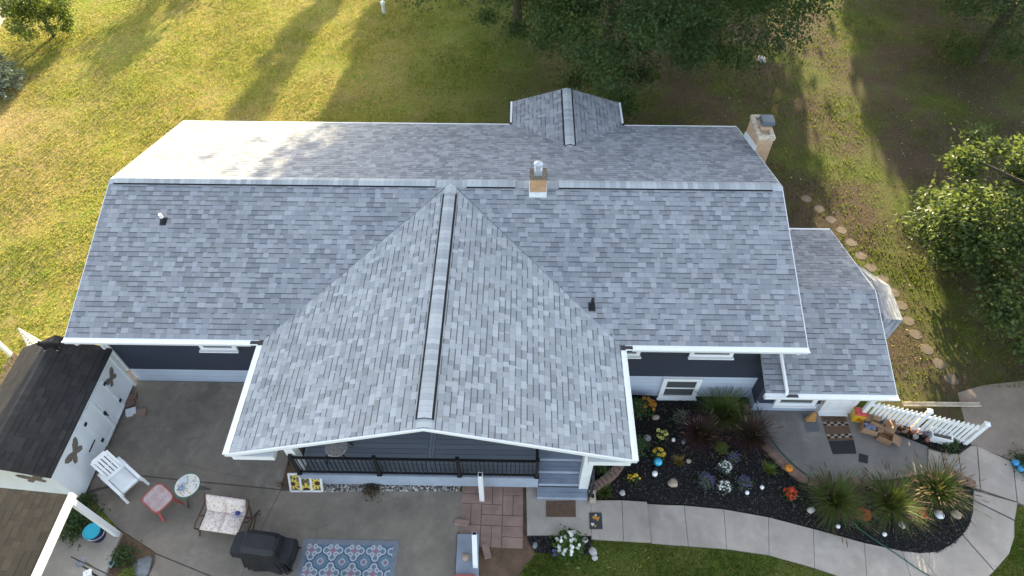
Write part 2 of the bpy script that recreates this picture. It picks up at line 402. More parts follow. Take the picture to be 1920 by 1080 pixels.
# patio slabs
wallL = [(.4, .5), (5.3, .5)]
pA = [(-.1, .9), (.35, .9), (.35, .5), (5.35, .5)]+PX((527, 918), (271, 893))+[(.2, -2.85)]
pB = PX((271, 895), (527, 920), (491, 991), (453, 1082), (445, 1100), (293, 1038), (284, 1031), (222, 991), (191, 957))+[(.36, -2.9)]
pC = PX((527, 921), (868, 923), (866, 985), (857, 1003), (853, 1120), (445, 1120), (453, 1082), (491, 991))
pD = PX((293, 1040), (445, 1102), (440, 1130), (270, 1130), (280, 1080), (292, 1055))
patio_px = [pA, pB, pC, pD]
drape('patio', [pA, pB, pC, pD], .035, CONC, inset=.004)
drape('patio_joints', [[(-.2, .5), (5.3, .5)]+PX((525, 915), (868, 925), (853, 1130), (280, 1130), (290, 1036), (222, 988))+[(.3, -2.9)]], .018, JOINT)
drape('patio_patch', [PX((371, 767), (383, 778), (438, 733), (420, 726))], .039, concrete('patched_concrete', (.26, .235, .2), (.2, .18, .155), (.3, .27, .23)), thick=.01)
# walk: slabs with open joints
def strip(top, bot): return [PX(top[i], top[i+1], bot[i+1], bot[i]) for i in range(len(top)-1)]
pad = PX((986, 900), (1107, 900), (1108, 1007), (988, 1006))
up = strip([(1107, 941), (1165, 941), (1212, 944)], [(1108, 1013), (1168, 1016), (1220, 1019)])
tops = [(1212, 946), (1282, 949), (1356, 956), (1440, 971), (1524, 993), (1619, 1019), (1690, 1034), (1722, 1038)]
bots = [(1221, 1020), (1290, 1025), (1362, 1031), (1441, 1042), (1526, 1066), (1625, 1100), (1722, 1130), (1790, 1130)]
lo = strip(tops, bots)
curve1 = [PX((1722, 1038), (1757, 1035), (1782, 1022), (1802, 1004), (1862, 1072), (1836, 1098), (1812, 1115), (1790, 1130)),
          PX((1803, 1003), (1815, 985), (1822, 963), (1823, 940), (1900, 978), (1900, 1008), (1890, 1040), (1863, 1071)),
          PX((1823, 938), (1824, 921), (1906, 944), (1901, 976))]
ne = [PX((1739, 843), (1763, 850), (1770, 882), (1772, 890), (1738, 885)), PX((1764, 850), (1795, 853), (1802, 901), (1773, 890)),
      PX((1796, 853), (1819, 837), (1830, 838), (1836, 919), (1825, 915), (1803, 902)),
      PX((1831, 838), (1897, 868), (1905, 942), (1837, 919)), PX((1898, 868), (1990, 908), (1985, 975), (1906, 943))]
drape('walk', lo+curve1+ne, .05, WALK, inset=.006)
drape('landing_pad', [pad]+up, .12, WALK, thick=.3, inset=.006)
drape('walk_joints', [PX((986, 905), (1107, 905), (1108, 940), (1212, 946), (1440, 972), (1619, 1020), (1720, 1039), (1790, 1128), (1625, 1098), (1441, 1040), (1290, 1023), (1108, 1010), (988, 1003)),
      PX((1722, 1040), (1757, 1036), (1802, 1004), (1823, 938), (1824, 918), (1900, 942), (1897, 1008), (1863, 1069), (1790, 1128)),
      PX((1740, 845), (1819, 839), (1985, 906), (1980, 972), (1824, 917), (1802, 900), (1740, 884))], .022, JOINT)
entry_poly = PX((1405, 771), (1600, 772), (1648, 803), (1738, 838), (1738, 900), (1640, 900), (1560, 905), (1515, 905), (1480, 880), (1440, 845), (1412, 800))
drape('entry_patio', [entry_poly], .03, ENTRY)
drive_poly = PX((1795, 737), (1842, 723), (1990, 706), (1990, 900), (1900, 865), (1820, 834), (1808, 790))
drape('driveway', [drive_poly], .02, DRIVE)
bed_poly = PX((1114, 939), (1212, 944), (1282, 947), (1356, 954), (1440, 969), (1524, 991), (1619, 1017), (1690, 1036), (1757, 1038), (1784, 1025), (1804, 1005), (1817, 986), (1822, 962), (1823, 938), (1824, 918), (1800, 902), (1740, 888), (1640, 905), (1515, 908), (1480, 882), (1440, 848), (1412, 800), (1405, 768), (1400, 742), (1180, 740), (1192, 850), (1108, 890))
drape('mulch_bed', [bed_poly], .045, MULCH)
fbed = PX((1742, 838), (1690, 815), (1700, 790), (1800, 812), (1817, 836), (1796, 851), (1765, 849))
drape('fence_bed', [fbed], .06, MULCH)
sbed = PX((990, 1007), (1107, 1008), (1108, 1040), (1070, 1041), (1005, 1036), (992, 1020))
drape('step_bed', [sbed], .06, MULCH)
drape('soil_patch', [[(5.36, .5), (5.36, -2.0), (6.1, -2.5), (12.1, -2.5), (12.1, .5)], PX((537, 845), (546, 880), (608, 905), (606, 921), (528, 917), (532, 870))], .022, DIRT)
drape('soil_yard', [PX((866, 905), (985, 905), (989, 1010), (1004, 1040), (985, 1060), (960, 1100), (870, 1120), (862, 1003))], .012, DIRT)
drape('soil_bed', [PX((222, 992), (284, 1032), (292, 1050), (286, 1075), (276, 1130), (190, 1130), (205, 1040))], .014, DIRT)
grav = PX((604, 905), (862, 905), (862, 922), (604, 922))
drape('gravel_strip', [grav], .02, GRAVEL)
# brick pavers laid in the dirt
b = MB(); jw = .012
for (x0, y0, x1, y1) in [(0, 0, 2, 1), (0, 1, 2, 2), (0, 2, 1, 4), (1, 2, 2, 4), (0, 4, 2, 5), (0, 5, 2, 6), (2, 0, 3, 2), (3, 0, 4, 2), (2, 2, 4, 3), (2, 3, 4, 4), (2, 4, 3, 6), (3, 4, 4, 6), (4, 0, 6, 1), (4, 1, 6, 2), (4, 2, 6, 3), (4, 3, 5, 5), (5, 3, 6, 5), (4, 5, 6, 6)]:
    u_ = 1.62/6; ox, oy = 10.06, -4.03
    xa, xb, ya, yb = ox+x0*u_+jw/2, ox+x1*u_-jw/2, oy+y0*u_+jw/2, oy+y1*u_-jw/2; dz = rng.uniform(-.006, .006)
    b.hexa([(xa, ya, gz(xa)-.05), (xb, ya, gz(xb)-.05), (xb, yb, gz(xb)-.05), (xa, yb, gz(xa)-.05)], [(xa, ya, gz(xa)+.035+dz), (xb, ya, gz(xb)+.035+dz), (xb, yb, gz(xb)+.035-dz), (xa, yb, gz(xa)+.035-dz)])
tag(b.build('paver_path', PAVER, bevel=.006), kind='structure')
# pale path at the far upper corner of the lawn
drape('gravel_path', [PX((-60, 60), (0, 8), (30, -20), (60, -20), (36, 2), (0, 52), (-60, 110))], .02, concrete('sandy_path', (.5, .42, .33), (.42, .35, .27), (.5, .45, .36)))

# ================================================================== THE HOUSE
W, D, RISE, EZ = 18.73, 4.448, 1.356, 3.45
S = RISE/D
GX, GH, GY = 9.561, 4.495, -3.05
house = thing('house', 'split level house with grey shingle roofs and navy siding', 'house', (9.3, 4.4, 0))
def roof_face(b, pts, eave, thick=.1):
    """pts counter-clockwise from above; shingle uv runs along the eave and up the slope"""
    P = [Vector(p) for p in pts]; e = Vector(eave).normalized()
    n = (P[1]-P[0]).cross(P[2]-P[0]).normalized(); n = n if n.z > 0 else -n
    v = n.cross(e); v = v if v.z > 0 else -v
    b.face(pts, [(p.dot(e), p.dot(v)) for p in P])
    low = [tuple(p-Vector((0, 0, thick))) for p in P]
    b.face(low[::-1], mi=1)
    for i in range(len(P)):
        j = (i+1) % len(P); b.face([low[i], low[j], pts[j], pts[i]], mi=1)
EDGE = plain('pale_drip_edge', (.42, .45, .48), rough=.6)
b = MB()
zy = lambda y: EZ+S*min(y, 2*D-y)
roof_face(b, [(0, 0, EZ), (GX-GH, 0, EZ), (GX-.02, D, EZ+RISE), (0, D, EZ+RISE)], (1, 0, 0))
roof_face(b, [(GX+GH, 0, EZ), (W, 0, EZ), (W, D, EZ+RISE), (GX+.02, D, EZ+RISE)], (1, 0, 0))
mr = b.build('roof', [SH, EDGE], house)
DX0, DX1, DXR, DYF = 11.17, 14.89, 13.03, 10.2; DR = (DX1-DX0)/2*S; DYJ = 2*D-DR/S
b = MB()
roof_face(b, [(W, 2*D, EZ), (DX1, 2*D, EZ), (DXR, DYJ, EZ+DR), (DX0, 2*D, EZ), (0, 2*D, EZ), (0, D, EZ+RISE), (W, D, EZ+RISE)], (1, 0, 0))
b.build('rear_roof', [SH, EDGE], house)
b = MB()
gr_ = RISE-.006
roof_face(b, [(GX-GH, GY, EZ), (GX, GY, EZ+gr_), (GX, D-.02, EZ+gr_), (GX-GH, 0, EZ)], (0, 1, 0))
roof_face(b, [(GX+GH, GY, EZ), (GX+GH, 0, EZ), (GX, D-.02, EZ+gr_), (GX, GY, EZ+gr_)], (0, 1, 0))
b.build('porch_roof', [SHP, EDGE], house)
b = MB()
roof_face(b, [(DX0, DYF, EZ), (DX0, 2*D, EZ), (DXR, DYJ, EZ+DR), (DXR, DYF, EZ+DR)], (0, 1, 0))
roof_face(b, [(DX1, DYF, EZ), (DXR, DYF, EZ+DR), (DXR, DYJ, EZ+DR), (DX1, 2*D, EZ)], (0, 1, 0))
b.build('dormer_roof', [SH, EDGE], house)
# side wing on the right
EE, ERZ, EY0, EYR, EX = 2.25, 3.1, -.62, 2.17, 21.27
b = MB()
roof_face(b, [(17.93, EY0, EE), (EX, EY0, EE), (EX, EYR, ERZ), (18.3, EYR, ERZ), (18.3, .45, EE+(.45-EY0)*.305), (17.93, .45, EE+(.45-EY0)*.305)], (1, 0, 0))
roof_face(b, [(EX, 5.3, EE), (18.3, 5.3, EE), (18.3, EYR, ERZ), (EX, EYR, ERZ)], (1, 0, 0))
b.build('wing_roof', [SH, EDGE], house)
b = MB()
o1, o2 = at(1668, 535, 2.2), at(1693, 600, 2.2); a0, a3 = at(1612, 500, 2.25), at(1661, 640, 2.25); i1, i2 = at(1641, 528, 2.56), at(1659, 598, 2.56)
a0[0] = a3[0] = EX-.06; a0, a3 = (EX-.06, 4.35, 2.28), (EX-.06, .72, 2.4)
roof_face(b, [a0, tuple(i1), tuple(o1)], tuple(Vector(o1)-Vector(a0)), .06)
roof_face(b, [tuple(o1), tuple(i1), tuple(i2), tuple(o2)], tuple(Vector(o2)-Vector(o1)), .06)
roof_face(b, [tuple(o2), tuple(i2), a3], tuple(Vector(a3)-Vector(o2)), .06)
roof_face(b, [a0, a3, tuple(i2), tuple(i1)], (0, 1, 0), .06)
bay = b.build('bay_roof', [SH, EDGE], house)
bw = MB(); bw.prism([(EX-.3, 4.0), (22.0, 3.0), (22.0, 1.85), (EX-.3, 1.1)], 0, 2.2); bw.build('bay_wall', NAVY, house)
# ridge caps: flat caps, then raised vent strips with dark side slots
def ridge(b, p0, p1, half, lift, drop, side=True):
    p0, p1 = Vector(p0), Vector(p1); d = (p1-p0).normalized(); L = (p1-p0).length; s_ = Vector((d.y, -d.x, 0)); z = Vector((0, 0, 1))
    e = lambda p, q: p+s_*half*q+z*(lift-drop)
    t = lambda p: p+z*lift
    for q in (1, -1):
        pts = [e(p0, q), e(p1, q), t(p1), t(p0)]; uv = [(0, 0), (L, 0), (L, half), (0, half)]
        b.face(pts if q > 0 else pts[::-1], uv if q > 0 else uv[::-1])
        if side:
            l0, l1 = e(p0, q)-z*(lift), e(p1, q)-z*(lift); b.face([l0, l1, e(p1, q), e(p0, q)] if q > 0 else [e(p0, q), e(p1, q), l1, l0], mi=1)
    if side:
        for p in (p0, p1): b.face([e(p, 1)-z*lift, e(p, 1), t(p), e(p, -1), e(p, -1)-z*lift], mi=1)
rz = EZ+RISE
b = MB(); ridge(b, (.0, D, rz), (W, D, rz), .16, .012, .16*S, False); ridge(b, (GX, GY+.01, rz-.006), (GX, D, rz-.006), .16, .013, .16*S, False)
ridge(b, (DXR, DYF, EZ+DR), (DXR, DYJ-.1, EZ+DR), .16, .012, .16*S, False)
b.build('ridge_cap', [CAP, DARK], house)
SLOT = Mat('black_vent_slot').done((.01, .01, .012), .9)
def vent(p0, p1):
    b = MB(); ridge(b, p0, p1, .15, .042, .15*S); o = b.build('ridge_vent', [CAP, SLOT], house)
    b = MB(); main = abs(p0[1]-p1[1]) < .01; ridge(b, p0, p1, .16 if main else .197, .016 if main else .024, (.16 if main else .197)*S); b.build('vent_base', SLOT, o); return o
for a_, c_ in ((.13, 9.13), (10.0, 11.35), (12.55, 18.45)): vent((a_, D, rz), (c_, D, rz))
vent((GX, GY+.22, rz-.006), (GX, D-.42, rz-.006)); vent((DXR, DYJ+.1, EZ+DR), (DXR, DYF-.05, EZ+DR))
# walls
def pent(x0, x1, y0, y1, z0, ztop): # gabled body
    b = MB(); ym = (y0+y1)/2; f = lambda y: EZ-.11+S*min(y, 2*D-y)
    prof = [(y0, z0), (y1, z0), (y1, f(y1)), (ym, f(ym)), (y0, f(y0))]
    return b.hexa([(x0, y, z) for y, z in prof], [(x1, y, z) for y, z in prof])
pent(.35, 18.4, .5, 2*D-.45, 1.17, 0).build('siding_wall', NAVY, house)
MB().box(.37, 18.38, .52, 2*D-.47, -.1, 1.17).build('foundation_wall', BASE, house)
MB().box(DX0+.25, DX1-.25, 8.4, DYF-.3, -.1, EZ-.12).build('dormer_wall', NAVY, house)
b = MB(); b.box(18.28, 21.1, .09, 4.7, .47, EE+.0); b.build('wing_wall', NAVY, house)
MB().box(18.3, 21.08, .11, 4.68, -.1, .47).build('wing_foundation', BASE, house)
b = MB(); b.hexa([(21.05, .1, EE-.1), (21.05, 4.5, EE-.1), (21.05, EYR, ERZ-.15)], [(21.1, .1, EE-.1), (21.1, 4.5, EE-.1), (21.1, EYR, ERZ-.15)]); b.build('wing_gable', NAVY, house)
# corner boards, rake boards, gutters, fascia
for a_ in ((18.33, 18.46, .45, .58, 1.17, EZ-.1), (.29, .41, .45, .58, 1.17, EZ-.1), (21.02, 21.15, .04, .17, 0, EE-.1)): MB().box(*a_).build('corner_board', WHITE, house)
def gutter(x0, x1, y, z, d=-1):
    b = MB(); prof = [(0, -.11), (-.085, -.11), (-.12, -.045), (-.115, .0), (-.135, .005), (-.135, .02), (-.1, .02), (-.1, -.01), (-.085, -.085), (-.015, -.085), (-.015, .02), (0, .02)]
    prof = [(y-d*a_, z+c_) for a_, c_ in prof]
    prof = [(yy, zz) for yy, zz in prof]
    i = len(b.v); n = len(prof); b.v += [(x0, p[0], p[1]) for p in prof]+[(x1, p[0], p[1]) for p in prof]
    for q in range(n): b.f.append([i+q, i+(q+1) % n, i+n+(q+1) % n, i+n+q])
    b.box(x0-.006, x0, min(y, y+d*.13), max(y, y+d*.13), z-.11, z+.02); b.box(x1, x1+.006, min(y, y+d*.13), max(y, y+d*.13), z-.11, z+.02)
    return b
def gut(x0, x1, y, z): 
    # an ogee gutter seen as a deep white trough: fascia board, trough and rolled lip
    b = MB(); b.box(x0, x1, y-.02, y-.001, z-.16, z-.005)
    b.hexa([(x0, y-.10, z-.15), (x1, y-.10, z-.15), (x1, y-.02, z-.15), (x0, y-.02, z-.15)], [(x0, y-.135, z-.012), (x1, y-.135, z-.012), (x1, y-.02, z-.012), (x0, y-.02, z-.012)])
    b.box(x0-.004, x1+.004, y-.15, y-.125, z-.03, z+.004)
    return b
gut(-.03, GX-GH-.12, 0, EZ).build('gutter', WHITE, house); gut(GX+GH+.12, W+.03, 0, EZ).build('gutter', WHITE, house)
gut(17.88, 21.3, EY0, EE).build('gutter', WHITE, house)
for sx in (-1, 1):                                               # porch roof side gutters
    b = MB()
    xe = GX+sx*GH; xa, xb = sorted((xe+sx*.001, xe+sx*.12))
    b.box(xa, xb, GY-.02, -.15, EZ-.14, EZ-.008)
    xo = xe+sx*.125; b.box(min(xo-.012, xo+.012), max(xo-.012, xo+.012), GY-.03, -.15, EZ-.03, EZ+.006)
    b.build('porch_gutter', WHITE, house)
b = MB(); b.box(GX-GH-.12, GX-GH-.001, -.145, -.03, EZ-.12, EZ+.008); b.box(GX-GH-.32, GX-GH-.12, -.13, -.03, EZ-.1, EZ+.008)
b.build('gutter_guard', DARK, house); b = MB(); b.box(GX+GH+.001, GX+GH+.12, -.145, -.03, EZ-.12, EZ+.008); b.box(GX+GH+.12, GX+GH+.3, -.13, -.03, EZ-.1, EZ+.008); b.build('gutter_guard', DARK, house); b = MB(); b.box(18.42, 18.72, EY0-.12, EY0-.03, EE-.05, EE+.012)
b.build('gutter_guard', DARK, house)
b = MB()
for sx in (-1, 1):                                               # white rake board on the porch gable, cornice return
    b.hexa([(GX, GY-.03, rz-.09), (GX, GY-.001, rz-.09), (GX+sx*GH, GY-.001, EZ-.13), (GX+sx*GH, GY-.03, EZ-.13)][::sx], [(GX, GY-.03, rz-.012), (GX, GY-.001, rz-.012), (GX+sx*GH, GY-.001, EZ-.006), (GX+sx*GH, GY-.03, EZ-.006)][::sx])
    xa, xb = sorted((GX+sx*GH, GX+sx*(GH-.95))); b.hexa([(xa, GY-.0, EZ-.34), (xb, GY-.0, EZ-.34), (xb, GY+.5, EZ-.34), (xa, GY+.5, EZ-.34)], [(xa, GY-.0, EZ-.16), (xb, GY-.0, EZ-.16), (xb, GY+.5, EZ-.16), (xa, GY+.5, EZ-.16)])
b.build('porch_trim', WHITE, house)
b = MB(); b.hexa([(5.4, .3, EZ-.12), (13.7, .3, EZ-.12), (GX, .3, rz-.16)], [(5.4, .38, EZ-.12), (13.7, .38, EZ-.12), (GX, .38, rz-.16)]); b.build('porch_gable', WALLW, house)
b = MB()
for x in (0, W):
    q = (1 if x else -1)
    xa, xb = sorted((x, x+q*.025))
    for y0, y1 in ((0, D), (D, 2*D)):
        z0, z1 = zy(y0)-.012, zy(y1)-.012; b.hexa([(xa, y0, z0-.15), (xb, y0, z0-.15), (xb, y1, z1-.15), (xa, y1, z1-.15)], [(xa, y0, z0), (xb, y0, z0), (xb, y1, z1), (xa, y1, z1)])
b.box(0, DX0-.03, 2*D+.001, 2*D+.05, EZ-.15, EZ-.004); b.box(DX1+.03, W, 2*D+.001, 2*D+.05, EZ-.15, EZ-.004)
for x, q in ((DX0, -1), (DX1, 1)):
    xa, xb = sorted((x+q*.001, x+q*.06)); b.box(xa, xb, 2*D+.12, DYF+.01, EZ-.15, EZ-.004)
b.box(18.76, EX, 5.301, 5.36, EE-.12, EE+.0)
for y0, y1, z0, z1 in ((EY0, EYR, EE, ERZ), (EYR, 5.3, ERZ, EE)):
    b.hexa([(EX+.001, y0, z0-.15), (EX+.025, y0, z0-.15), (EX+.025, y1, z1-.15), (EX+.001, y1, z1-.15)], [(EX+.001, y0, z0-.012), (EX+.025, y0, z0-.012), (EX+.025, y1, z1-.012), (EX+.001, y1, z1-.012)])
b.build('rake_board', WHITE, house)
b = MB(); b.box(DX0-.08, DX0-.001, 2*D+.01, 2*D+.12, EZ-.1, EZ+.006); b.build('dormer_flashing', DARK, house); b = MB(); b.box(DX1+.001, DX1+.08, 2*D+.01, 2*D+.12, EZ-.1, EZ+.006); b.build('dormer_flashing', DARK, house)
# downspout from the upper gutter over the wing roof
b = MB(); q0 = (18.34, .42, 2.72); b.tube([(18.6, -.06, EZ-.12), (18.58, -.02, EZ-.25), (18.43, .36, EZ-.42), (18.4, .4, 2.68), (18.41, .2, 2.58), (18.43, EY0+.02, 2.33), (18.43, EY0-.06, 2.2)], .045, 8)
b.build('downspout', WHITE, house); b = MB(); b.tube([(.2, -.06, EZ-.14), (.2, -.04, EZ-.24), (.3, .3, EZ-.4), (.3, .42, EZ-.5), (.3, .42, 1.2)], .045, 8)
b.build('downspout', WHITE, house)
# windows
def window(x0, x1, z0, z1, y, fr=.11, rail=True):
    b = MB(); b.box(x0, x0+fr, y-.06, y+.02, z0, z1); b.box(x1-fr, x1, y-.06, y+.02, z0, z1); b.box(x0+fr, x1-fr, y-.06, y+.02, z1-fr, z1); b.box(x0+fr, x1-fr, y-.06, y+.02, z0, z0+fr)
    if rail: b.box(x0+fr, x1-fr, y-.035, y+.01, (z0+z1)/2-.03, (z0+z1)/2+.03)
    wf = b.build('window', WHITE, house); bs = MB().box(x0-.03, x1+.03, y-.13, y-.061, z0-.02, z0+.03).build('window_sill', WHITE, wf)
    MB().box(x0+fr, x1-fr, y-.03, y-.012, z0+fr, z1-fr).build('window_pane', GLASS, wf)
    return wf
window(15.62, 16.72, .06, 1.13, .5, .13); window(16.08, 17.24, 2.28, 3.15, .5); window(13.75, 14.76, 2.28, 3.15, .5); window(2.9, 3.9, 2.28, 3.15, .5)
window(18.8, 19.97, .46, 1.7, .09, .13)
df = MB(); df.box(20.2, 20.27, .03, .12, 0, 2.1); df.box(21.0, 21.07, .03, .12, 0, 2.1); df.box(20.27, 21.0, .03, .12, 2.04, 2.1); df.box(20.22, 21.05, -.06, .12, -.02, .06)
dr = df.build('door', WHITE, house); 
b = MB(); b.box(20.27, 21.0, .055, .085, .06, 2.04)
for i in range(2):
    for j in range(3): b.box(20.36+i*.31, 20.6+i*.31, .045, .056, .2+j*.6, .68+j*.6)
b.build('door_leaf', WHITE, dr); MB().lathe([(.012, -.02), (.03, 0), (.03, .03), (.012, .04)], (20.35, .02, 1.0), 10).build('door_handle', METAL, dr)
# chimneys and vents
ch = MB().box(18.745, 19.21, 6.95, 8.05, -.1, 4.42).build('chimney', BRICKO, house)
b = MB()
b.box(18.715, 19.24, 6.92, 7.07, 4.42, 4.55); b.box(18.715, 19.24, 7.95, 8.08, 4.42, 4.55); b.box(18.715, 18.84, 7.07, 7.95, 4.42, 4.55); b.box(19.12, 19.24, 7.07, 7.95, 4.42, 4.55); b.box(18.84, 19.12, 7.07, 7.95, 4.40, 4.44)
b.build('chimney_crown', CROWN, ch, bevel=.02)
MB().box(18.86, 19.2, 7.32, 7.66, 4.44, 4.62).build('flue', BRICKO, ch)
b = MB(); b.box(18.9, 19.19, 7.36, 7.65, 4.62, 4.7); b.hexa([(18.84, 7.30, 4.70), (19.25, 7.30, 4.70), (19.25, 7.71, 4.70), (18.84, 7.71, 4.70)], [(18.86, 7.32, 4.82), (19.23, 7.32, 4.82), (19.23, 7.69, 4.82), (18.86, 7.69, 4.82)])
b.build('chimney_cap', plain('slate_blue_metal', (.10, .12, .15), (.08, .1, .13), 4., .35), ch)
b = MB(); z0, z1 = EZ+S*(2*D-6.95), EZ+S*(2*D-8.05)
b.hexa([(18.70, 6.9, z0-.1), (18.742, 6.9, z0-.1), (18.742, 8.05, z1-.1), (18.70, 8.05, z1-.1)], [(18.72, 6.9, z0+.2), (18.742, 6.9, z0+.2), (18.742, 8.05, z1+.2), (18.72, 8.05, z1+.2)])
b.build('chimney_flashing', ALU, ch)
ch = MB().box(11.755, 12.20, 4.05, 4.47, 4.5, 5.3).build('chimney', BRICK, house); ch['label'] = 'small tan brick chimney at the main ridge'
MB().box(11.74, 12.215, 4.035, 4.485, 5.3, 5.34).build('chimney_crown', plain('sooty_mortar', (.22, .18, .13), (.08, .07, .055), 12., .95, .7), ch)
b = MB(); b.box(11.735, 12.22, 4.025, 4.048, 4.60, 4.86); b.box(11.735, 11.754, 4.048, 4.47, 4.66, 4.9); b.box(12.201, 12.22, 4.048, 4.47, 4.66, 4.9); b.build('chimney_flashing', ALU, ch)
b = MB(); b.box(11.86, 12.08, 4.15, 4.37, 5.34, 5.5); b.lathe([(.08, 5.5), (.08, 5.64), (.13, 5.66), (.125, 5.69), (.02, 5.76)], (11.97, 4.26, 0), 16); b.build('flue_cap', METAL, ch)
def pipe(x, y, label, tall, mat):
    z = zy(y); b = MB(); b.hexa([(x-.09, y-.13, z-S*.13+.006), (x+.09, y-.13, z-S*.13+.006), (x+.09, y+.1, z+S*.1+.006), (x-.09, y+.1, z+S*.1+.006)], [(x-.085, y-.125, z-S*.125+.018), (x+.085, y-.125, z-S*.125+.018), (x+.085, y+.09, z+S*.09+.018), (x-.085, y+.09, z+S*.09+.018)])
    b.lathe([(.085, 0), (.065, .1), (.055, .13)], (x, y, z), 12); o = b.build('vent_boot', DARK, house)
    MB().lathe([(.045, .1), (.045, tall), (.035, tall), (.035, tall-.02)], (x, y, z), 12).build('vent_pipe', mat, o); return o
pipe(1.79, 3.2, '', .26, WHITE)
v_ = pipe(13.37, .98, '', .3, DARK)
# ------------------------------------------------------------------ porch deck
DZ = 1.19
b = MB(); b.box(5.93, 9.18, -2.5, .45, DZ-.04, DZ); b.box(9.36, 12.03, -2.5, .45, DZ-.04, DZ); dk = b.build('deck', DECK, house)
b = MB()
for i in range(2): b.box(9.19+i*.085, 9.265+i*.085, -2.5, .45, DZ-.04, DZ+.001)
b.box(5.9, 12.03, -2.56, -2.503, DZ-.045, DZ+.003); b.build('deck_border', STEP, dk)
b = MB(); b.box(5.9, 12.05, -2.545, -2.51, .56, DZ-.046); b.box(5.9, 5.93, -2.5, .45, .56, DZ-.046); b.build('deck_fascia', FASC, dk)
b = MB(); b.box(6.0, 12.0, -2.4, .4, .1, .56); b.build('deck_skirt', JOINT, dk)
st = None
ztr = [1.022, .854, .686, .518]; yb = [-1.95, -2.22, -2.49, -2.78]
b = MB(); br = MB()
for i, (z, y) in enumerate(zip(ztr, yb)):
    x0, x1 = (12.07, 13.3) if i < 3 else (12.03, 13.34)
    back = .45 if i == 0 else yb[i-1]
    for j in range(2):
        d0, d1 = y+j*.135, y+j*.135+.128; b.box(x0, x1, d0, d1, z-.03, z)
    br.box(x0, x1, y+.004, y+.026, (ztr[i+1] if i < 3 else .3), z-.03)
    if i == 0: b.box(x0, x1, y+.27, .45, z-.03, z); 
sp = b.build('porch_step', STEP, house); br.build('step_riser', FASC, sp)
MB().box(12.08, 13.28, -1.9, .4, .1, .98).build('step_core', JOINT, sp)
b = MB(); b.box(5.87, 6.09, -2.47, -2.25, DZ, EZ+.05); po = b.build('porch_post', WHITE, house)
b = MB(); b.box(13.12, 13.36, -2.55, -2.31, .2, EZ+.0); b.build('porch_post', WHITE, house)
rl = MB()
def rail_run(p0, p1, n, slope=0.):
    p0, p1 = Vector(p0), Vector(p1)
    rl.bar(p0+Vector((0, 0, .92)), p1+Vector((0, 0, .92)), .06, .045); rl.bar(p0+Vector((0, 0, .1)), p1+Vector((0, 0, .1)), .045, .04)
    for i in range(1, n): q = p0.lerp(p1, i/n); rl.bar(q+Vector((0, 0, .1)), q+Vector((0, 0, .92)), .02)
def rail_post(x, y, z=DZ, h=1.0):
    rl.box(x-.04, x+.04, y-.04, y+.04, z, z+h); rl.box(x-.05, x+.05, y-.05, y+.05, z+h, z+h+.02); rl.box(x-.06, x+.06, y-.06, y+.06, z, z+.05)
posts = [(5.98, -2.53), (8.02, -2.53), (10.05, -2.53), (12.0, -2.53)]
for a_, c_ in zip(posts, posts[1:]): rail_run((*a_, DZ), (*c_, DZ), 18)
for a_ in posts: rail_post(*a_, DZ+.004)
rail_post(12.0, -.6); rail_post(5.98, .3); rail_run((12.0, -2.53, DZ), (12.0, -.6, DZ), 18); rail_run((5.98, -2.53, DZ), (5.98, .3, DZ), 26)
rl.build('railing', DARK, dk)
b = MB(); b.bar((13.42, -2.72, .3), (13.42, -2.72, 1.32), .06); b.bar((13.42, -2.75, 1.3), (13.42, -1.6, 2.02), .05, .04); b.bar((13.42, -1.6, .95), (13.42, -1.6, 2.05), .06); b.bar((13.42, -2.72, .62), (13.42, -1.6, 1.3), .04, .03)
for i in range(1, 9): t = i/9; b.bar((13.42, -2.72+1.12*t, .62+.68*t), (13.42, -2.72+1.12*t, 1.3+.7*t), .018)
b.build('stair_handrail', DARK, sp)

# ================================================================== SHED, PAVILION, FENCES
def gable_thing(): pass
shed = thing('shed', 'white garden shed with charcoal shingle roof and butterfly plaques', 'shed', (-.75, -1.3, .48))
SR, SX0, SX1, SRX, SYF, SYB, SE = 2.88, -2.0, .45, -.76, -3.2, .45, 2.27
b = MB()
roof_face(b, [(SX1, SYF, SE), (SX1, SYB, SE), (SRX, SYB, SR), (SRX, SYF, SR)], (0, 1, 0), .06)
roof_face(b, [(SX0, SYB, SE-.02), (SX0, SYF, SE-.02), (SRX, SYF, SR), (SRX, SYB, SR)], (0, 1, 0), .06)
b.build('roof', [SHS, Mat('dark_drip_edge').done((.03, .03, .033), .6)], shed)
b = MB(); ridge(b, (SRX, SYF, SR), (SRX, SYB, SR), .13, .012, .065, False); b.build('ridge_cap', [cap_mat('charcoal_cap', (.02, .0195, .02), (.036, .034, .033)), DARK], shed)
b = MB(); prof = [(-1.92, .62), (.345, .62), (.345, SE-.1), (SRX, SR-.1), (-1.92, SE-.1)]
b.hexa([(x, -3.1, z) for x, z in prof], [(x, .36, z) for x, z in prof]); b.build('wall', WALLW, shed)
MB().box(-1.9, .31, -3.08, .34, .3, .62).build('skid_base', plain('dark_damp_base', (.11, .105, .095), (.06, .058, .05), 4.), shed)
b = MB()
b.box(.345, .375, .3, .38, .5, SE-.12); b.box(.346, .37, -3.12, .3, SE-.16, SE-.08); b.build('wall_trim', WHITE, shed)
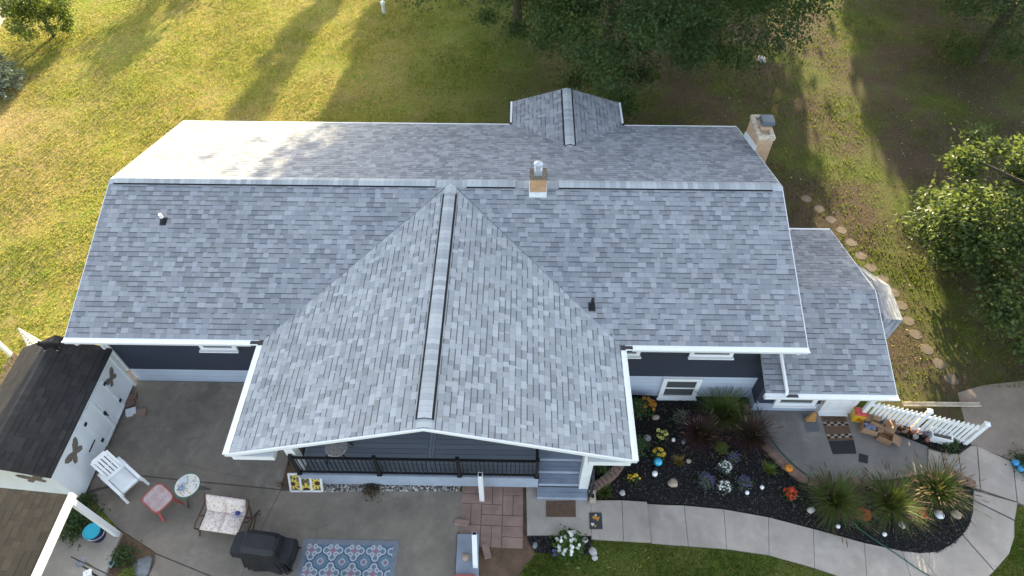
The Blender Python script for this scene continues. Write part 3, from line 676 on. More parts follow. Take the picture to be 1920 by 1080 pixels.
for y0, y1 in ((-.98, -.36), (-1.62, -1.0)):
    b = MB(); b.box(.346, .37, y0, y1, .64, SE-.22)
    b.box(.37, .385, y0, y0+.07, .64, SE-.22); b.box(.37, .385, y1-.07, y1, .64, SE-.22); b.box(.37, .385, y0+.07, y1-.07, SE-.3, SE-.22); b.box(.37, .385, y0+.07, y1-.07, .64, .72)
    d_ = b.build('door', WALLW, shed)
    yh = y1-.03 if y0 > -.99 else y0+.03
    for zz in (.95, 1.85): MB().box(.386, .4, yh-.05, yh+.05, zz-.06, zz+.03).build('hinge', DARK, d_)
b = MB(); b.box(.386, .41, -1.03, -.95, 1.25, 1.38); b.tube([(.4, -.99, 1.25), (.43, -.99, 1.2), (.4, -.97, 1.14)], .015, 6); b.build('door_latch', DARK, shed)
b = MB(); b.box(.345, .37, -2.05, -1.7, 1.18, 1.2); b.build('wall_slot', DARK, shed)
BFLY = plain('rusty_tin', (.20, .17, .145), (.10, .085, .07), 14., .85, .5)
def butterfly(label, y, z, s, rot, plane='x'):
    half = [(0, .16), (.05, .2), (.2, .34), (.42, .42), (.55, .36), (.5, .18), (.36, .04), (.24, 0), (.34, -.1), (.38, -.24), (.26, -.34), (.1, -.22), (.04, -.12), (0, -.14)]
    pts = half+[(-a_, c_) for a_, c_ in half[-2:0:-1]]; b = MB(); cr, sr = math.cos(rot), math.sin(rot)
    pts = [((a_*cr-c_*sr)*s, (a_*sr+c_*cr)*s) for a_, c_ in pts]
    n = len(pts)
    if plane == 'x': lo_, hi_ = [(.348, y+a_, z+c_) for a_, c_ in pts], [(.362, y+a_, z+c_) for a_, c_ in pts]
    else: lo_, hi_ = [(y+a_, -3.102, z+c_) for a_, c_ in pts], [(y+a_, -3.116, z+c_) for a_, c_ in pts]
    wid = MB(); i = 0
    c0, c1 = np.mean(lo_, 0), np.mean(hi_, 0)
    for q in range(n):
        r_ = (q+1) % n; b.face([hi_[q], hi_[r_], c1]); b.face([lo_[q], lo_[r_], hi_[r_], hi_[q]])
    o = b.build('butterfly_plaque', BFLY, None, loc=(.35, y, z) if plane == 'x' else (y, -3.1, z)); return tag(o, label, 'wall plaque', 'butterfly plaques on the shed')
butterfly('rusty butterfly plaque on white shed wall, near the house', -.1, 1.62, .5, .12)
butterfly('large rusty butterfly plaque on shed wall above the lounge chair', -2.3, 1.68, .62, .12)
butterfly('rusty butterfly plaque on gable end of the shed', -.15, 1.95, .6, .05, 'y')
# pavilion roof at the lower left
pav = thing('pavilion', 'open pavilion with weathered charcoal shingle roof on a white post', 'pavilion', (-1, -5.2, .5))
b = MB(); roof_face(b, [(1.52, -9, 2.9), (1.52, -3.84, 2.9), (-3.2, -3.84, 4.1), (-3.2, -9, 4.1)], (0, 1, 0), .08)
b.build('roof', [shingle_mat('dark_brown_shingle', (.014, .0135, .0125), (.030, .028, .025), tw=.2, band=.35, warm=(.033, .03, .026)), EDGE], pav)
b = MB(); b.box(1.521, 1.62, -9, -3.8, 2.74, 2.9); b.box(1.2, 1.5, -3.9, -3.845, 2.7, 2.85); b.build('fascia', WHITE, pav)
MB().box(1.5, 1.62, -4.0, -3.88, .55, 2.74).build('post', WHITE, pav)
drape('pavilion_slab', [[(-4, -3.9), (1.66, -3.9), (1.66, -9), (-4, -9)]], .1, WALK, thick=.3)
# plank fence, vinyl post and trellis beyond the shed
ft = thing('plank_fence', 'weathered brown plank fence beyond the shed', 'fence', (-2.75, -.5, .48))
b = MB()
for i in range(14):
    y = .62-.2*i; h = 1.65+rng.uniform(-.05, .05); b.hexa([(-2.75, y-.085, .45), (-2.72, y-.085, .45), (-2.72, y+.085, .45), (-2.75, y+.085, .45)], [(-2.75, y-.08, h), (-2.72, y-.08, h), (-2.72, y+.08, h), (-2.75, y+.08, h)])
b.build('planks', WOODG, ft)
b = MB(); b.box(-2.71, -2.66, -2.3, .7, .75, .84); b.box(-2.71, -2.66, -2.3, .7, 1.35, 1.44); b.build('rail', WOODG, ft)
q = G(24, 668)
b = MB(); b.box(q[0]-.05, q[0]+.05, q[1]-.05, q[1]+.05, .4, 2.0); b.box(q[0]-.07, q[0]+.07, q[1]-.07, q[1]+.07, 2.0, 2.04)
tag(b.build('fence_post', WHITE, None, loc=q), 'bare white vinyl post on the lawn behind the plank fence', 'post')
q = Vector(G(71, 652)); tr = thing('garden_trellis', 'pointed white garden trellis on the lawn behind the shed', 'trellis', q)
b = MB(); top = q+Vector((0, 0, 1.0))
for dx, dy in ((-.15, -.15), (.15, -.15), (.15, .15), (-.15, .15)): b.bar(q+Vector((dx, dy, 0)), top, .03)
b.build('frame', WHITE, tr)
b = MB()
for t in np.linspace(.08, .8, 7):
    s_ = .15*(1-t); z = q.z+1.0*t; b = MB()
    for (ax, ay), (bx, by) in (((-1, -1), (1, -1)), ((1, -1), (1, 1)), ((1, 1), (-1, 1)), ((-1, 1), (-1, -1))): b.bar((q.x+ax*s_, q.y+ay*s_, z), (q.x+bx*s_, q.y+by*s_, z), .018)
    b.build('rung', WHITE, tr)
# white picket fence
F0, F1 = Vector((21.3, -.14, 0)), Vector((24.06, -.86, 0))
pf = thing('picket_fence', 'white vinyl picket fence from the wing corner to the driveway', 'fence', F0)
fd = (F1-F0).normalized(); fn = Vector((-fd.y, fd.x, 0)); FL = (F1-F0).length; FH = 1.12; ra = math.atan2(fd.y, fd.x)
for t in (0., .5, 1.):
    q = F0+fd*FL*t; b = MB(); b.obox(q+Vector((0, 0, .6)), (.11, .11, 1.2), ra); c_ = q+Vector((0, 0, 1.2)); 
    b.obox(c_+Vector((0, 0, .015)), (.14, .14, .03), ra); b.hexa([tuple(c_+fd*a_+fn*e_+Vector((0, 0, .03))) for a_, e_ in ((-.06, -.06), (.06, -.06), (.06, .06), (-.06, .06))], [tuple(c_+fd*a_+fn*e_+Vector((0, 0, .07))) for a_, e_ in ((-.01, -.01), (.01, -.01), (.01, .01), (-.01, .01))])
    b.build('post', WHITE, pf)
for z in (.2, .9):
    for t0, t1 in ((.02, .48), (.52, .98)): MB().bar(F0+fd*FL*t0+Vector((0, 0, z)), F0+fd*FL*t1+Vector((0, 0, z)), .05, .09).build('rail', WHITE, pf)
for sgm in range(2):
    for i in range(10):
        t = sgm*.5+.04+.42*(i+.5)/10+.0; q = F0+fd*FL*t-fn*.036; hw = .041
        P = lambda a_, z, d: tuple(q+fd*a_+fn*d+Vector((0, 0, z)))
        ring = [(-hw, .08), (hw, .08), (hw, FH-.07), (hw*.62, FH-.055), (hw*.75, FH-.02), (0, FH+.02), (-hw*.75, FH-.02), (-hw*.62, FH-.055), (-hw, FH-.07)]
        MB().hexa([P(a_, z, .01) for a_, z in ring], [P(a_, z, -.01) for a_, z in ring]).build('picket', WHITE, pf)
q = G(1735, 762)
b = MB(); p0, p1 = Vector(G(1690, 760)), Vector(G(1836, 761)); z = Vector((0, 0, .05)); b.bar(p0+z, p1+z, .11, .02); s_ = Vector((0, .055, .03)); b.bar(p0+z+s_, p1+z+s_, .015, .06); s_ = Vector((0, -.055, .03)); b.bar(p0+z+s_, p1+z+s_, .015, .06)
tag(b.build('gutter_length', plain('dirty_white_vinyl', (.55, .5, .42), (.4, .35, .28), 5.), None, loc=tuple(p0)), 'loose white trough board lying on lawn and driveway behind the picket fence', 'board')

# ================================================================== THINGS ON THE PATIO
L0 = (0, 0, 0)
def heading(a, b_): return math.atan2(b_[1]-a[1], b_[0]-a[0])-math.pi/2
def placed(name, label, cat, loc, rz=0., group=None):
    o = thing(name, label, cat, loc, group); o.rotation_euler = (0, 0, rz); return o
# resin lounge chair (local: +y is where the sitter looks)
a_, c_ = at(197, 868, 1.2), at(247, 914, .85)
cc = (a_+c_)/2; ch = placed('lounge_chair', 'white resin lounge chair with slatted back against the shed', 'chair', (cc[0], cc[1], .515), heading(a_, c_)); ch.scale = (.9, .87, .95)
b = MB(); b.hexa([(-.25, -.28, .30), (.25, -.28, .30), (.25, .36, .36), (-.25, .36, .36)], [(-.25, -.28, .335), (.25, -.28, .335), (.25, .36, .4), (-.25, .36, .4)])
b.hexa([(-.25, .37, .31), (.25, .37, .31), (.25, .42, .24), (-.25, .42, .24)], [(-.25, .36, .4), (.25, .36, .4), (.25, .46, .37), (-.25, .46, .37)]); b.build('seat', PLASTW, ch, loc=L0, bevel=.015)
b = MB(); bk = lambda x, t, d=0.: (x, -.27-.42*t+d*.8, .33+.55*t+d)
for x0, x1 in ((-.27, -.2), (.2, .27)): b.hexa([bk(x0, 0), bk(x1, 0), bk(x1, 0, .035), bk(x0, 0, .035)], [bk(x0, 1), bk(x1, 1), bk(x1, 1, .035), bk(x0, 1, .035)])
for t0, t1 in ((0, .14), (.88, 1.06), (.46, .5)): b.hexa([bk(-.2, t0), bk(.2, t0), bk(.2, t0, .035), bk(-.2, t0, .035)], [bk(-.2, t1), bk(.2, t1), bk(.2, t1, .035), bk(-.2, t1, .035)])
for i in range(4):
    x0 = -.192+i*.1; b.hexa([bk(x0, .14), bk(x0+.072, .14), bk(x0+.072, .14, .03), bk(x0, .14, .03)], [bk(x0, .88), bk(x0+.072, .88), bk(x0+.072, .88, .03), bk(x0, .88, .03)])
b.build('backrest', PLASTW, ch, loc=L0)
for s_ in (-1, 1):
    b = MB(); xs_ = sorted((s_*.262, s_*.35)); pts = [(-.52, .54), (-.1, .56), (.3, .52), (.48, .42), (.5, .3)]
    for p, q in zip(pts, pts[1:]): b.hexa([(xs_[0], p[0], p[1]-.03), (xs_[1], p[0], p[1]-.03), (xs_[1], p[0], p[1]), (xs_[0], p[0], p[1])], [(xs_[0], q[0], q[1]-.03), (xs_[1], q[0], q[1]-.03), (xs_[1], q[0], q[1]), (xs_[0], q[0], q[1])])
    b.build('armrest', PLASTW, ch, loc=L0, bevel=.01)
    for p, q in (((s_*.325, .48, .35), (s_*.34, .56, 0)), ((s_*.325, -.3, .54), (s_*.35, -.5, 0))): MB().bar(p, q, .07, .05).build('leg', PLASTW, ch, loc=L0)
# red framed side table
RED = plain('faded_red_metal', (.42, .085, .07), (.30, .06, .05), 9., .5, .1)
k = Mat('cloudy_glass'); n = k.noise(5., 5); TOPG = k.done(k.mix(k.map(n, .35, .7), (.42, .36, .35), (.34, .2, .19)), .25)
tp = at(296, 934, .95); ta = heading(at(276, 948, .95), at(320, 952, .95))
t = placed('side_table', 'low red metal side table with rounded glass top beside white chair', 'table', (tp[0], tp[1], .515), R(-35))
def rrect(w_, h_, r_, n=6): return [(sx*(w_/2-r_)+r_*math.cos(a), sy*(h_/2-r_)+r_*math.sin(a)) for sx, sy, s0 in ((1, 1, 0), (-1, 1, 90), (-1, -1, 180), (1, -1, 270)) for a in [R(s0+90*q/n) for q in range(n+1)]]
b = MB(); b.tube([(x, y, .44) for x, y in rrect(.66, .56, .15)]+[(.33, .13, .44)], .018, 8, cap=False); b.build('frame', RED, t, loc=L0)
MB().prism(rrect(.63, .53, .14), .432, .444).build('table_top', TOPG, t, loc=L0)
for sx, sy in ((-1, -1), (1, -1), (1, 1), (-1, 1)): MB().bar((sx*.24, sy*.2, .43), (sx*.36, sy*.28, 0), .05, .02).build('leg', RED, t, loc=L0)
# round mosaic table
k = Mat('mosaic_top'); vo = k.nt.nodes.new('ShaderNodeTexVoronoi'); vo.inputs['Scale'].default_value = 24; k.nt.links.new(k.tc.outputs['Object'], vo.inputs['Vector'])
x, y, z = k.coord(); rad = (x*x+y*y).op('SQRT')
cell = k.nt.nodes.new('ShaderNodeSeparateColor'); k.nt.links.new(vo.outputs['Color'], cell.inputs[0]); rr_ = N(k.nt, cell.outputs[0]); r2_ = N(k.nt, cell.outputs[1])
pat = k.ramp(r2_, [(0, (.5, .10, .03)), (.35, (.55, .28, .04)), (.6, (.08, .07, .2)), (.8, (.35, .28, .2)), (1, (.06, .12, .08))])
on = rr_.gt(.45)*N(k.nt, vo.outputs['Distance']).lt(.42)*rad.lt(.28)*k.noise(4., 3).gt(.46)
MOS = k.done(k.mix(on, (.62, .6, .53), pat), .3)
GREENM = plain('verdigris_metal', (.06, .17, .12), (.04, .11, .08), 9., .5)
mp = at(351, 910, 1.08); t = placed('mosaic_table', 'round mosaic top table with green rim on thin black legs', 'table', (mp[0], mp[1], .515))
MB().lathe([(.305, .55), (.305, .57)], L0, 32).build('table_top', MOS, t, loc=L0)
b = MB(); b.tube([(.315*math.cos(a), .315*math.sin(a), .562) for a in np.linspace(0, 2*math.pi, 33)], .016, 6, cap=False); b.build('rim', GREENM, t, loc=L0)
for i in range(3):
    a = R(-100+120*i); q = R(7)
    b = MB()
    for s_ in (-q*2, q*2): b.tube([(.2*math.cos(a+s_*2), .2*math.sin(a+s_*2), .55), (.17*math.cos(a+s_), .17*math.sin(a+s_), .3), (.38*math.cos(a), .38*math.sin(a), 0)], .009, 5)
    b.build('leg', DARK, t, loc=L0)
CERA = plain('blue_white_ceramic', (.5, .55, .62), (.12, .16, .3), 30., .2, 0., detail=2)
b = MB(); q = (mp[0]-.1, mp[1]-.09, 1.088); b.lathe([(.04, 0), (.075, .02), (.085, .07), (.078, .07), (.06, .02)], q, 16); tag(b.build('ceramic_bowl', CERA, None, True, loc=q), 'small blue and grey ceramic bowl on the mosaic table', 'bowl')
b = MB(); q = (mp[0]-.12, mp[1]+.1, 1.088); b.obox((q[0], q[1], q[2]+.015), (.2, .15, .03), .5); tag(b.build('folded_cloth', plain('pale_grey_cloth', (.55, .57, .6), rough=.9), None, loc=q, bevel=.008), 'pale folded cloth on the mosaic table top', 'cloth')
# glider loveseat
k = Mat('faded_floral_cushion'); n = k.noise(16., 4, rough=.7); n2 = k.noise(2.2, 3)
FLOR = k.done(k.mix(n.gt(.545)*.6, k.mix(k.map(n2, .4, .7), (.66, .59, .53), (.56, .46, .42)), (.36, .2, .18)), .95, k.noise(30.), .3, .01)
RUST = plain('rusty_brown_iron', (.10, .05, .032), (.05, .025, .018), 18., .7, .4)
lp = at(424, 958, .95); lv = placed('loveseat', 'iron glider loveseat with faded floral cushions', 'loveseat', (lp[0], lp[1]-.14, .515), R(-7)); lv.scale = (.95, .95, .95)
def cushion(name, c, size, tilt, rz=0):
    b = MB(); nx, ny = 8, 8; sx, sy, sz = size; top, bot = [], []
    for j in range(ny+1):
        for i in range(nx+1):
            u_, v_ = i/nx*2-1, j/ny*2-1; h = (max(0, 1-u_**6)*max(0, 1-v_**6))**.5
            for s_, l in ((1, top), (-1, bot)): l.append((u_*sx/2, v_*sy/2, s_*sz/2*(.25+.75*h)))
    mm = Matrix.Rotation(tilt, 3, 'X'); P = lambda p: tuple(mm @ Vector(p)+Vector(c)); w_ = nx+1
    b.v = [P(p) for p in top]+[P(p) for p in bot]; o = len(top)
    for j in range(ny):
        for i in range(nx): q = j*w_+i; b.f += [[q, q+1, q+w_+1, q+w_], [o+q, o+q+w_, o+q+w_+1, o+q+1]]
    rim = [i for i in range(w_)]+[j*w_+nx for j in range(1, w_)]+[ny*w_+i for i in range(nx-1, -1, -1)]+[j*w_ for j in range(ny-1, 0, -1)]
    for p, q in zip(rim, rim[1:]+rim[:1]): b.f.append([p, o+p, o+q, q])
    return b.build(name, FLOR, lv, True, loc=L0)
for s_ in (-1, 1):
    cushion('seat_cushion', (s_*.27, -.13, .40), (.54, .52, .13), R(5)); cushion('back_cushion', (s_*.27, .24, .62), (.54, .5, .13), R(57))
for s_ in (-1, 1):
    b = MB(); x = s_*.6
    b.tube([(x, .4, .78), (x, .27, .6), (x, .1, .58), (x, -.3, .6), (x, -.42, .55), (x, -.38, .35), (x, -.3, .2)], .022, 6); b.tube([(x, .3, .6), (x, .2, .3), (x, .1, .2)], .018, 6)
    b.tube([(x+s_*.05, .42, .02), (x+s_*.05, .2, .22), (x+s_*.05, -.2, .22), (x+s_*.05, -.45, .02)], .022, 6); b.tube([(x+s_*.12, .3, .02), (x+s_*.04, .3, .1), (x+s_*.12, -.35, .02)], .018, 6)
    b.tube([(x, -.1, .58), (x+s_*.02, -.05, .4), (x, .05, .25)], .015, 5); b.build('arm_frame', RUST, lv, loc=L0)
b = MB(); b.bar((-.6, -.36, .3), (.6, -.36, .3), .03); b.bar((-.6, .1, .3), (.6, .1, .3), .03); b.bar((-.6, .4, .77), (.6, .4, .77), .025); b.build('seat_frame', RUST, lv, loc=L0)
q = at(446, 962, 1.04); b = MB()
for i in range(14):
    a = 2*math.pi*i/14; b.face([(q[0]+.06*math.cos(a-.15), q[1]+.06*math.sin(a-.15), q[2]+.01), (q[0]+.15*math.cos(a-.1), q[1]+.15*math.sin(a-.1), q[2]+.03), (q[0]+.15*math.cos(a+.1), q[1]+.15*math.sin(a+.1), q[2]+.03), (q[0]+.06*math.cos(a+.15), q[1]+.06*math.sin(a+.15), q[2]+.01)])
wr = thing('flower_plate', 'blue and white flower shaped plate lying on the loveseat', 'plate', q); b.build('petals', plain('blue_white_glaze', (.45, .48, .6), (.1, .12, .3), 40., .3), wr)
MB().lathe([(.07, .0), (.06, .03), (.04, .05), (.0, .04)], tuple(q), 14).build('centre', plain('cobalt_glaze', (.03, .035, .14), rough=.3), wr)
# grill under its black cover: a draped shell
BLK = plain('black_vinyl_cover', (.007, .0075, .01), (.013, .0135, .017), 3., .6, .6, 7., .05)
gp = at(500, 1030, 1.1); gr = MB()
def fold_ring(wx, wy, z, amp, ph, n=56, ex=.3, dip=0.):
    out = []
    for i in range(n):
        a = 2*math.pi*i/n; cx, cy = math.copysign(abs(math.cos(a))**ex, math.cos(a)), math.copysign(abs(math.sin(a))**ex, math.sin(a))
        f = 1+amp*(math.sin(i*1.9+ph)+.6*math.sin(i*3.7+2*ph)); out.append((cx*wx*f, cy*wy*f, z+dip*math.sin(i*1.3+ph)))
    return out
def loft(b, rings):
    n = len(rings[0]); o = len(b.v)
    for r_ in rings: b.v += r_
    for j in range(len(rings)-1):
        for i in range(n): b.f.append([o+j*n+i, o+j*n+(i+1) % n, o+(j+1)*n+(i+1) % n, o+(j+1)*n+i])
    b.f.append([o+(len(rings)-1)*n+i for i in range(n)])
loft(gr, [fold_ring(.58, .36, .08, .07, 0, dip=.06), fold_ring(.54, .33, .4, .045, .3, dip=.02), fold_ring(.5, .3, .8, .015, .6), fold_ring(.47, .29, .95, .008, .6), fold_ring(.43, .27, 1.12, .004, 1), fold_ring(.36, .16, 1.21, .004, 1)])
for sx in (-1, 1): loft(gr, [[(x+sx*.54, y, z) for x, y, z in fold_ring(.2, .27, .66, .05, sx, dip=.03)], [(x+sx*.54, y, z) for x, y, z in fold_ring(.19, .265, .86, .02, sx)], [(x+sx*.53, y, z-.02*sx*x) for x, y, z in fold_ring(.18, .25, .93, .01, sx)]])
g = placed('covered_grill', 'grill hidden under a black vinyl cover beside the rug', 'grill', (gp[0], gp[1]-.02, .515), R(-6)); gr.build('cover', BLK, g, False, loc=L0)
b = MB(); [b.lathe([(.06, .0), (.06, .05)], (x, y, 0), 10) for x in (-.4, .4) for y in (-.2, .2)]; b.build('wheel', DARK, g, loc=L0)
# outdoor rug
k = Mat('medallion_rug'); u, v, _ = k.coord('UV'); U_, V_ = u/.53, v/.53
fx, fy = ((U_.frac()-.5).abs()), ((V_.frac()-.5).abs())
def dist(ax, ay): dx, dy = fx-ax, fy-ay; return (dx*dx+dy*dy).op('SQRT')
big = dist(.30, 0.).min(dist(0., .30))-.145; big = big.min(dist(0., 0.)-.30)
line = big.abs().lt(.022); inn = big.lt(-.02); fil = (dist(.17, .17)-.09).abs().lt(.022)*inn; ctr = (fx+fy).lt(.12)
sm = ((fx-.5).abs()+(fy-.5).abs()); sml = (sm-.17+((fx-.5).abs()-(fy-.5).abs()).abs()*.2).abs().lt(.025); smc = sm.lt(.08)
ring2 = (dist(.30, 0.).min(dist(0., .30))-.08).lt(0.)
wear = k.noise(7., 4)
col = k.mix((big-.06).abs().lt(.03)*.8, k.mix(k.map(wear, .3, .7), (.10, .165, .225), (.16, .225, .275)), (.05, .09, .16))
col = k.mix(inn*.7, col, (.25, .27, .31)); col = k.mix(ring2*.8, col, (.10, .17, .21)); col = k.mix((line.max(fil).max(sml))*.85, col, (.55, .54, .55)); col = k.mix(ctr.max(smc)*.85, col, (.36, .13, .19))
inside = u.gt(.14)*u.lt(2.26)*v.gt(.12)*v.lt(1.9)
RUG = k.done(k.mix(inside, k.mix(k.map(wear, .3, .7), (.15, .165, .2), (.2, .215, .24)), col), .95, k.noise(90.), .3, .005)
r0, r1 = G(569, 1010, .04), G(751, 1014, .04); ra_ = math.atan2(r1[1]-r0[1], r1[0]-r0[0])
ru, rv = Vector((math.cos(ra_), math.sin(ra_), 0)), Vector((math.sin(ra_), -math.cos(ra_), 0)); b = MB(); o = Vector((r0[0], r0[1], .522))
Wr, Hr = 2.4, 1.9; c4 = [o, o+rv*Hr, o+rv*Hr+ru*Wr, o+ru*Wr]; b.face(c4, [(0, 0), (0, Hr), (Wr, Hr), (Wr, 0)]); b.face([p-Vector((0, 0, .006)) for p in c4][::-1])
for i in range(4): b.face([c4[i]-Vector((0, 0, .006)), c4[(i+1) % 4]-Vector((0, 0, .006)), c4[(i+1) % 4], c4[i]])
tag(b.build('patio_rug', RUG, None, loc=tuple(o)), 'blue patio rug with white quatrefoil medallions and grey border', 'rug')
q = at(645, 1083, .98); bt = thing('bench', 'weathered wooden bench on the blue patio rug at picture bottom', 'bench', (q[0], q[1], .52))
b = MB(); [b.box(q[0]-.5, q[0]+.5, q[1]-.3+.11*i, q[1]-.2+.11*i, .92, .95) for i in range(3)]; b.build('seat', plain('sandy_wood', (.42, .34, .24), (.3, .24, .16), 8.), bt)
for sx in (-1, 1): MB().box(q[0]+sx*.42-.03, q[0]+sx*.42+.03, q[1]-.25, q[1]+.02, .52, .92).build('leg', WOODG, bt)
# vinyl posts waiting for a railing, deck board, loose bricks
def hollow_post(base, top, label, sw=.12):
    base, top = Vector(base), Vector(top); d = (top-base).normalized(); b = MB(); h = sw/2
    b.bar(base, top, sw); lid = top-d*.0
    sx = d.cross(Vector((0, 1, 0))).normalized(); sy = sx.cross(d)
    t = thing('vinyl_post', label, 'post', base); o_ = b.build('sleeve', WHITE, t)
    MB().bar(top-d*.02, top+d*.003, sw*.72, up=(0, 0, 1)).build('open_end', SLOT, t); return t
hollow_post((10.6, -2.82, .3), (10.615, -2.82, 1.96), 'hollow white vinyl post standing in front of the porch deck')
hp = hollow_post((10.52, -4.55, .34), (10.5, -3.98, 1.22), 'hollow white vinyl post leaning over the grey panel')
p = PX((858, 1003), (898, 1003), (898, 1120), (853, 1120)); drape_o = drape('loose_board', [p], .075, plain('grey_blue_sheet', (.27, .30, .35), (.2, .22, .26), 2.5, .5, .2), None, thick=.035)
tag(drape_o, 'flat grey blue panel lying next to the patio slab', 'panel')
def loose_brick(px, py, size, rz, label, mat=PAVER, dz=.035, kind='brick', group=None):
    q = G(px, py, dz); b = MB(); b.obox((0, 0, size[2]/2), size, rz); o = b.build('loose_brick', mat, None, loc=L0, bevel=.008); o.location = q; return tag(o, label, kind, group)
loose_brick(866, 981, (.36, .15, .07), -.12, 'loose red paver lying across the edge of the patio slab')
loose_brick(912, 1034, (.17, .36, .07), .3, 'brown loose paver on the bare soil by the white post', dz=.015)
def stone(px, py, r, label, mat=STONE, flat=.6, dz=.0, name='stone', group=None, seed=None, cat='stone'):
    g_ = random.Random(seed or int(px*7+py)); q = G(px, py, dz); bm = bmesh.new(); bmesh.ops.create_icosphere(bm, subdivisions=3, radius=1)
    ax = [g_.uniform(.8, 1.2) for _ in range(2)]; ph = [g_.uniform(0, 6) for _ in range(6)]; rz_ = g_.uniform(0, 3)
    for v in bm.verts:
        c_ = v.co; f = 1+.13*math.sin(2.3*c_.x+ph[0])*math.cos(2*c_.y+ph[1])+.09*math.sin(4*c_.z+ph[2]+3*c_.x)+.05*math.sin(6*c_.y+ph[3])
        v.co = Vector((c_.x*ax[0], c_.y*ax[1], max(c_.z, -.45)*flat))*f*r
    me = bpy.data.meshes.new(name); bm.to_mesh(me); bm.free(); me.materials.append(mat); me.polygons.foreach_set('use_smooth', [True]*len(me.polygons))
    o = bpy.data.objects.new(name, me); COL.objects.link(o); o.location = (q[0], q[1], q[2]+r*flat*.3); o.rotation_euler = (0, 0, rz_); return tag(o, label, cat, group)
stone(873, 1045, .11, 'tan stone resting on the flat grey panel', STONE, .5, .08)
stone(268, 1063, .22, 'large grey flat stone in the soil bed by the patio curve', STONEG, .35, .02)
q = G(872, 1083, .08); b = MB().obox((0, 0, .04), (.5, .12, .08), .0); o_ = b.build('loose_brick', plain('bright_red_brick', (.36, .1, .08), (.25, .07, .06)), None, loc=L0, bevel=.01); o_.location = q; tag(o_, 'bright red brick at lower end of the grey panel', 'brick')
for i, (px, py, r_, lab, rz_) in enumerate([(250, 746, .19, 'brown block against shed foot, closest to the house', .3), (246, 758, .2, 'dark brown block against shed foot beside the white plaque', .5), (267, 775, .2, 'tan paver lying flat right of the white plaque', .1)]):
    loose_brick(px, py, (.24, .2, .1), rz_, lab, BLOCK if i < 2 else PAVER, kind='paver', group='pavers by the shed foot')
q = G(247, 773, .04); b = MB(); b.obox((0, 0, .05), (.28, .2, .03), .35, .2); b.obox((0, -.1, .02), (.16, .08, .04), .35); o_ = b.build('white_plaque', plain('white_plaque_print', (.7, .72, .75), (.4, .43, .48), 30., .5), None, loc=L0); o_.location = q; tag(o_, 'small white printed plaque on patio near shed', 'plaque')
loose_brick(524, 909, (.12, .1, .08), .4, 'small dark brick on patio slab edge near the deck corner', WOODG)
# sunflower picture in an old window frame, leaning on the deck skirt
sw = thing('sunflower_window', 'old white window frame painted with yellow sunflowers', 'window frame', G(572, 912, .03))
s0, s1 = Vector(G(546, 921, .03)), Vector(G(606, 921, .03)); du = (s1-s0).normalized(); s1 = s0+du*.82; lean = Vector((-.0, .28, .5)); dn = du.cross(lean).normalized(); dn = dn if dn.z > 0 else -dn
Lq = lambda a, t, h=0.: s0+du*(.82*a)+lean*t+dn*h
k = Mat('painted_sunflower'); u, v, _ = k.coord('UV')
def flower_at(cx, cy, sc):
    dx, dy = u-cx, (v-cy)*.7; r = (dx*dx+dy*dy).op('SQRT'); an = dy.op('ARCTAN2', dx); pet = ((an*5.).op('SINE').abs()*.75+.35)*sc
    return r, r.lt(pet), r.lt(sc*.42)
col = k.mix(k.noise(6., 3).gt(.5)*.6, (.10, .075, .045), (.22, .2, .15))
for cx, cy, sc in ((.5, .02, .3), (.08, .42, .2), (.88, .45, .22), (.5, .95, .2), (.2, .98, .16)):
    r, pt, ce = flower_at(cx, cy, sc); col = k.mix(pt, col, k.mix(k.noise(25., 3), (.62, .40, .04), (.75, .58, .12))); col = k.mix(ce, col, (.05, .028, .014))
PAINT = k.done(col, .5)
b = MB(); b.face([Lq(.02, .03, .012), Lq(.98, .03, .012), Lq(.98, .97, .012), Lq(.02, .97, .012)], [(0, 0), (1, 0), (1, 1), (0, 1)]); b.build('painted_pane', PAINT, sw)
b = MB()
for a0, t0, a1, t1 in ((0, .03, 1, .03), (0, .97, 1, .97), (0, 0, 0, 1), (1, 0, 1, 1), (.34, 0, .34, 1), (.67, 0, .67, 1)): b.bar(Lq(a0, t0, .015), Lq(a1, t1, .015), .05, .03, up=tuple(dn))
b.build('frame', WHITE, sw)
# patio chair on the deck (mostly under the roof)
q = at(629, 846, DZ+.45); pc = thing('porch_chair', 'black metal chair with grey floral seat on the porch deck', 'chair', (q[0], q[1]+.1, DZ))
b = MB(); b.lathe([(.27, .42), (.29, .45), (.27, .5), (.05, .51)], (q[0], q[1]+.12, DZ), 20); b.build('seat', plain('grey_print_cushion', (.45, .42, .4), (.15, .14, .14), 22., .9, .2), pc)
for sx, sy in ((-1, -1), (1, -1), (1, 1), (-1, 1)): MB().bar((q[0]+sx*.2, q[1]+.12+sy*.2, DZ+.43), (q[0]+sx*.29, q[1]+.12+sy*.27, DZ), .03).build('leg', DARK, pc)
b = MB(); b.tube([(q[0]-.25, q[1]+.36, DZ+.4), (q[0]-.25, q[1]+.45, DZ+.9), (q[0]+.25, q[1]+.45, DZ+.9), (q[0]+.25, q[1]+.36, DZ+.4)], .018, 6); b.build('backrest', DARK, pc)
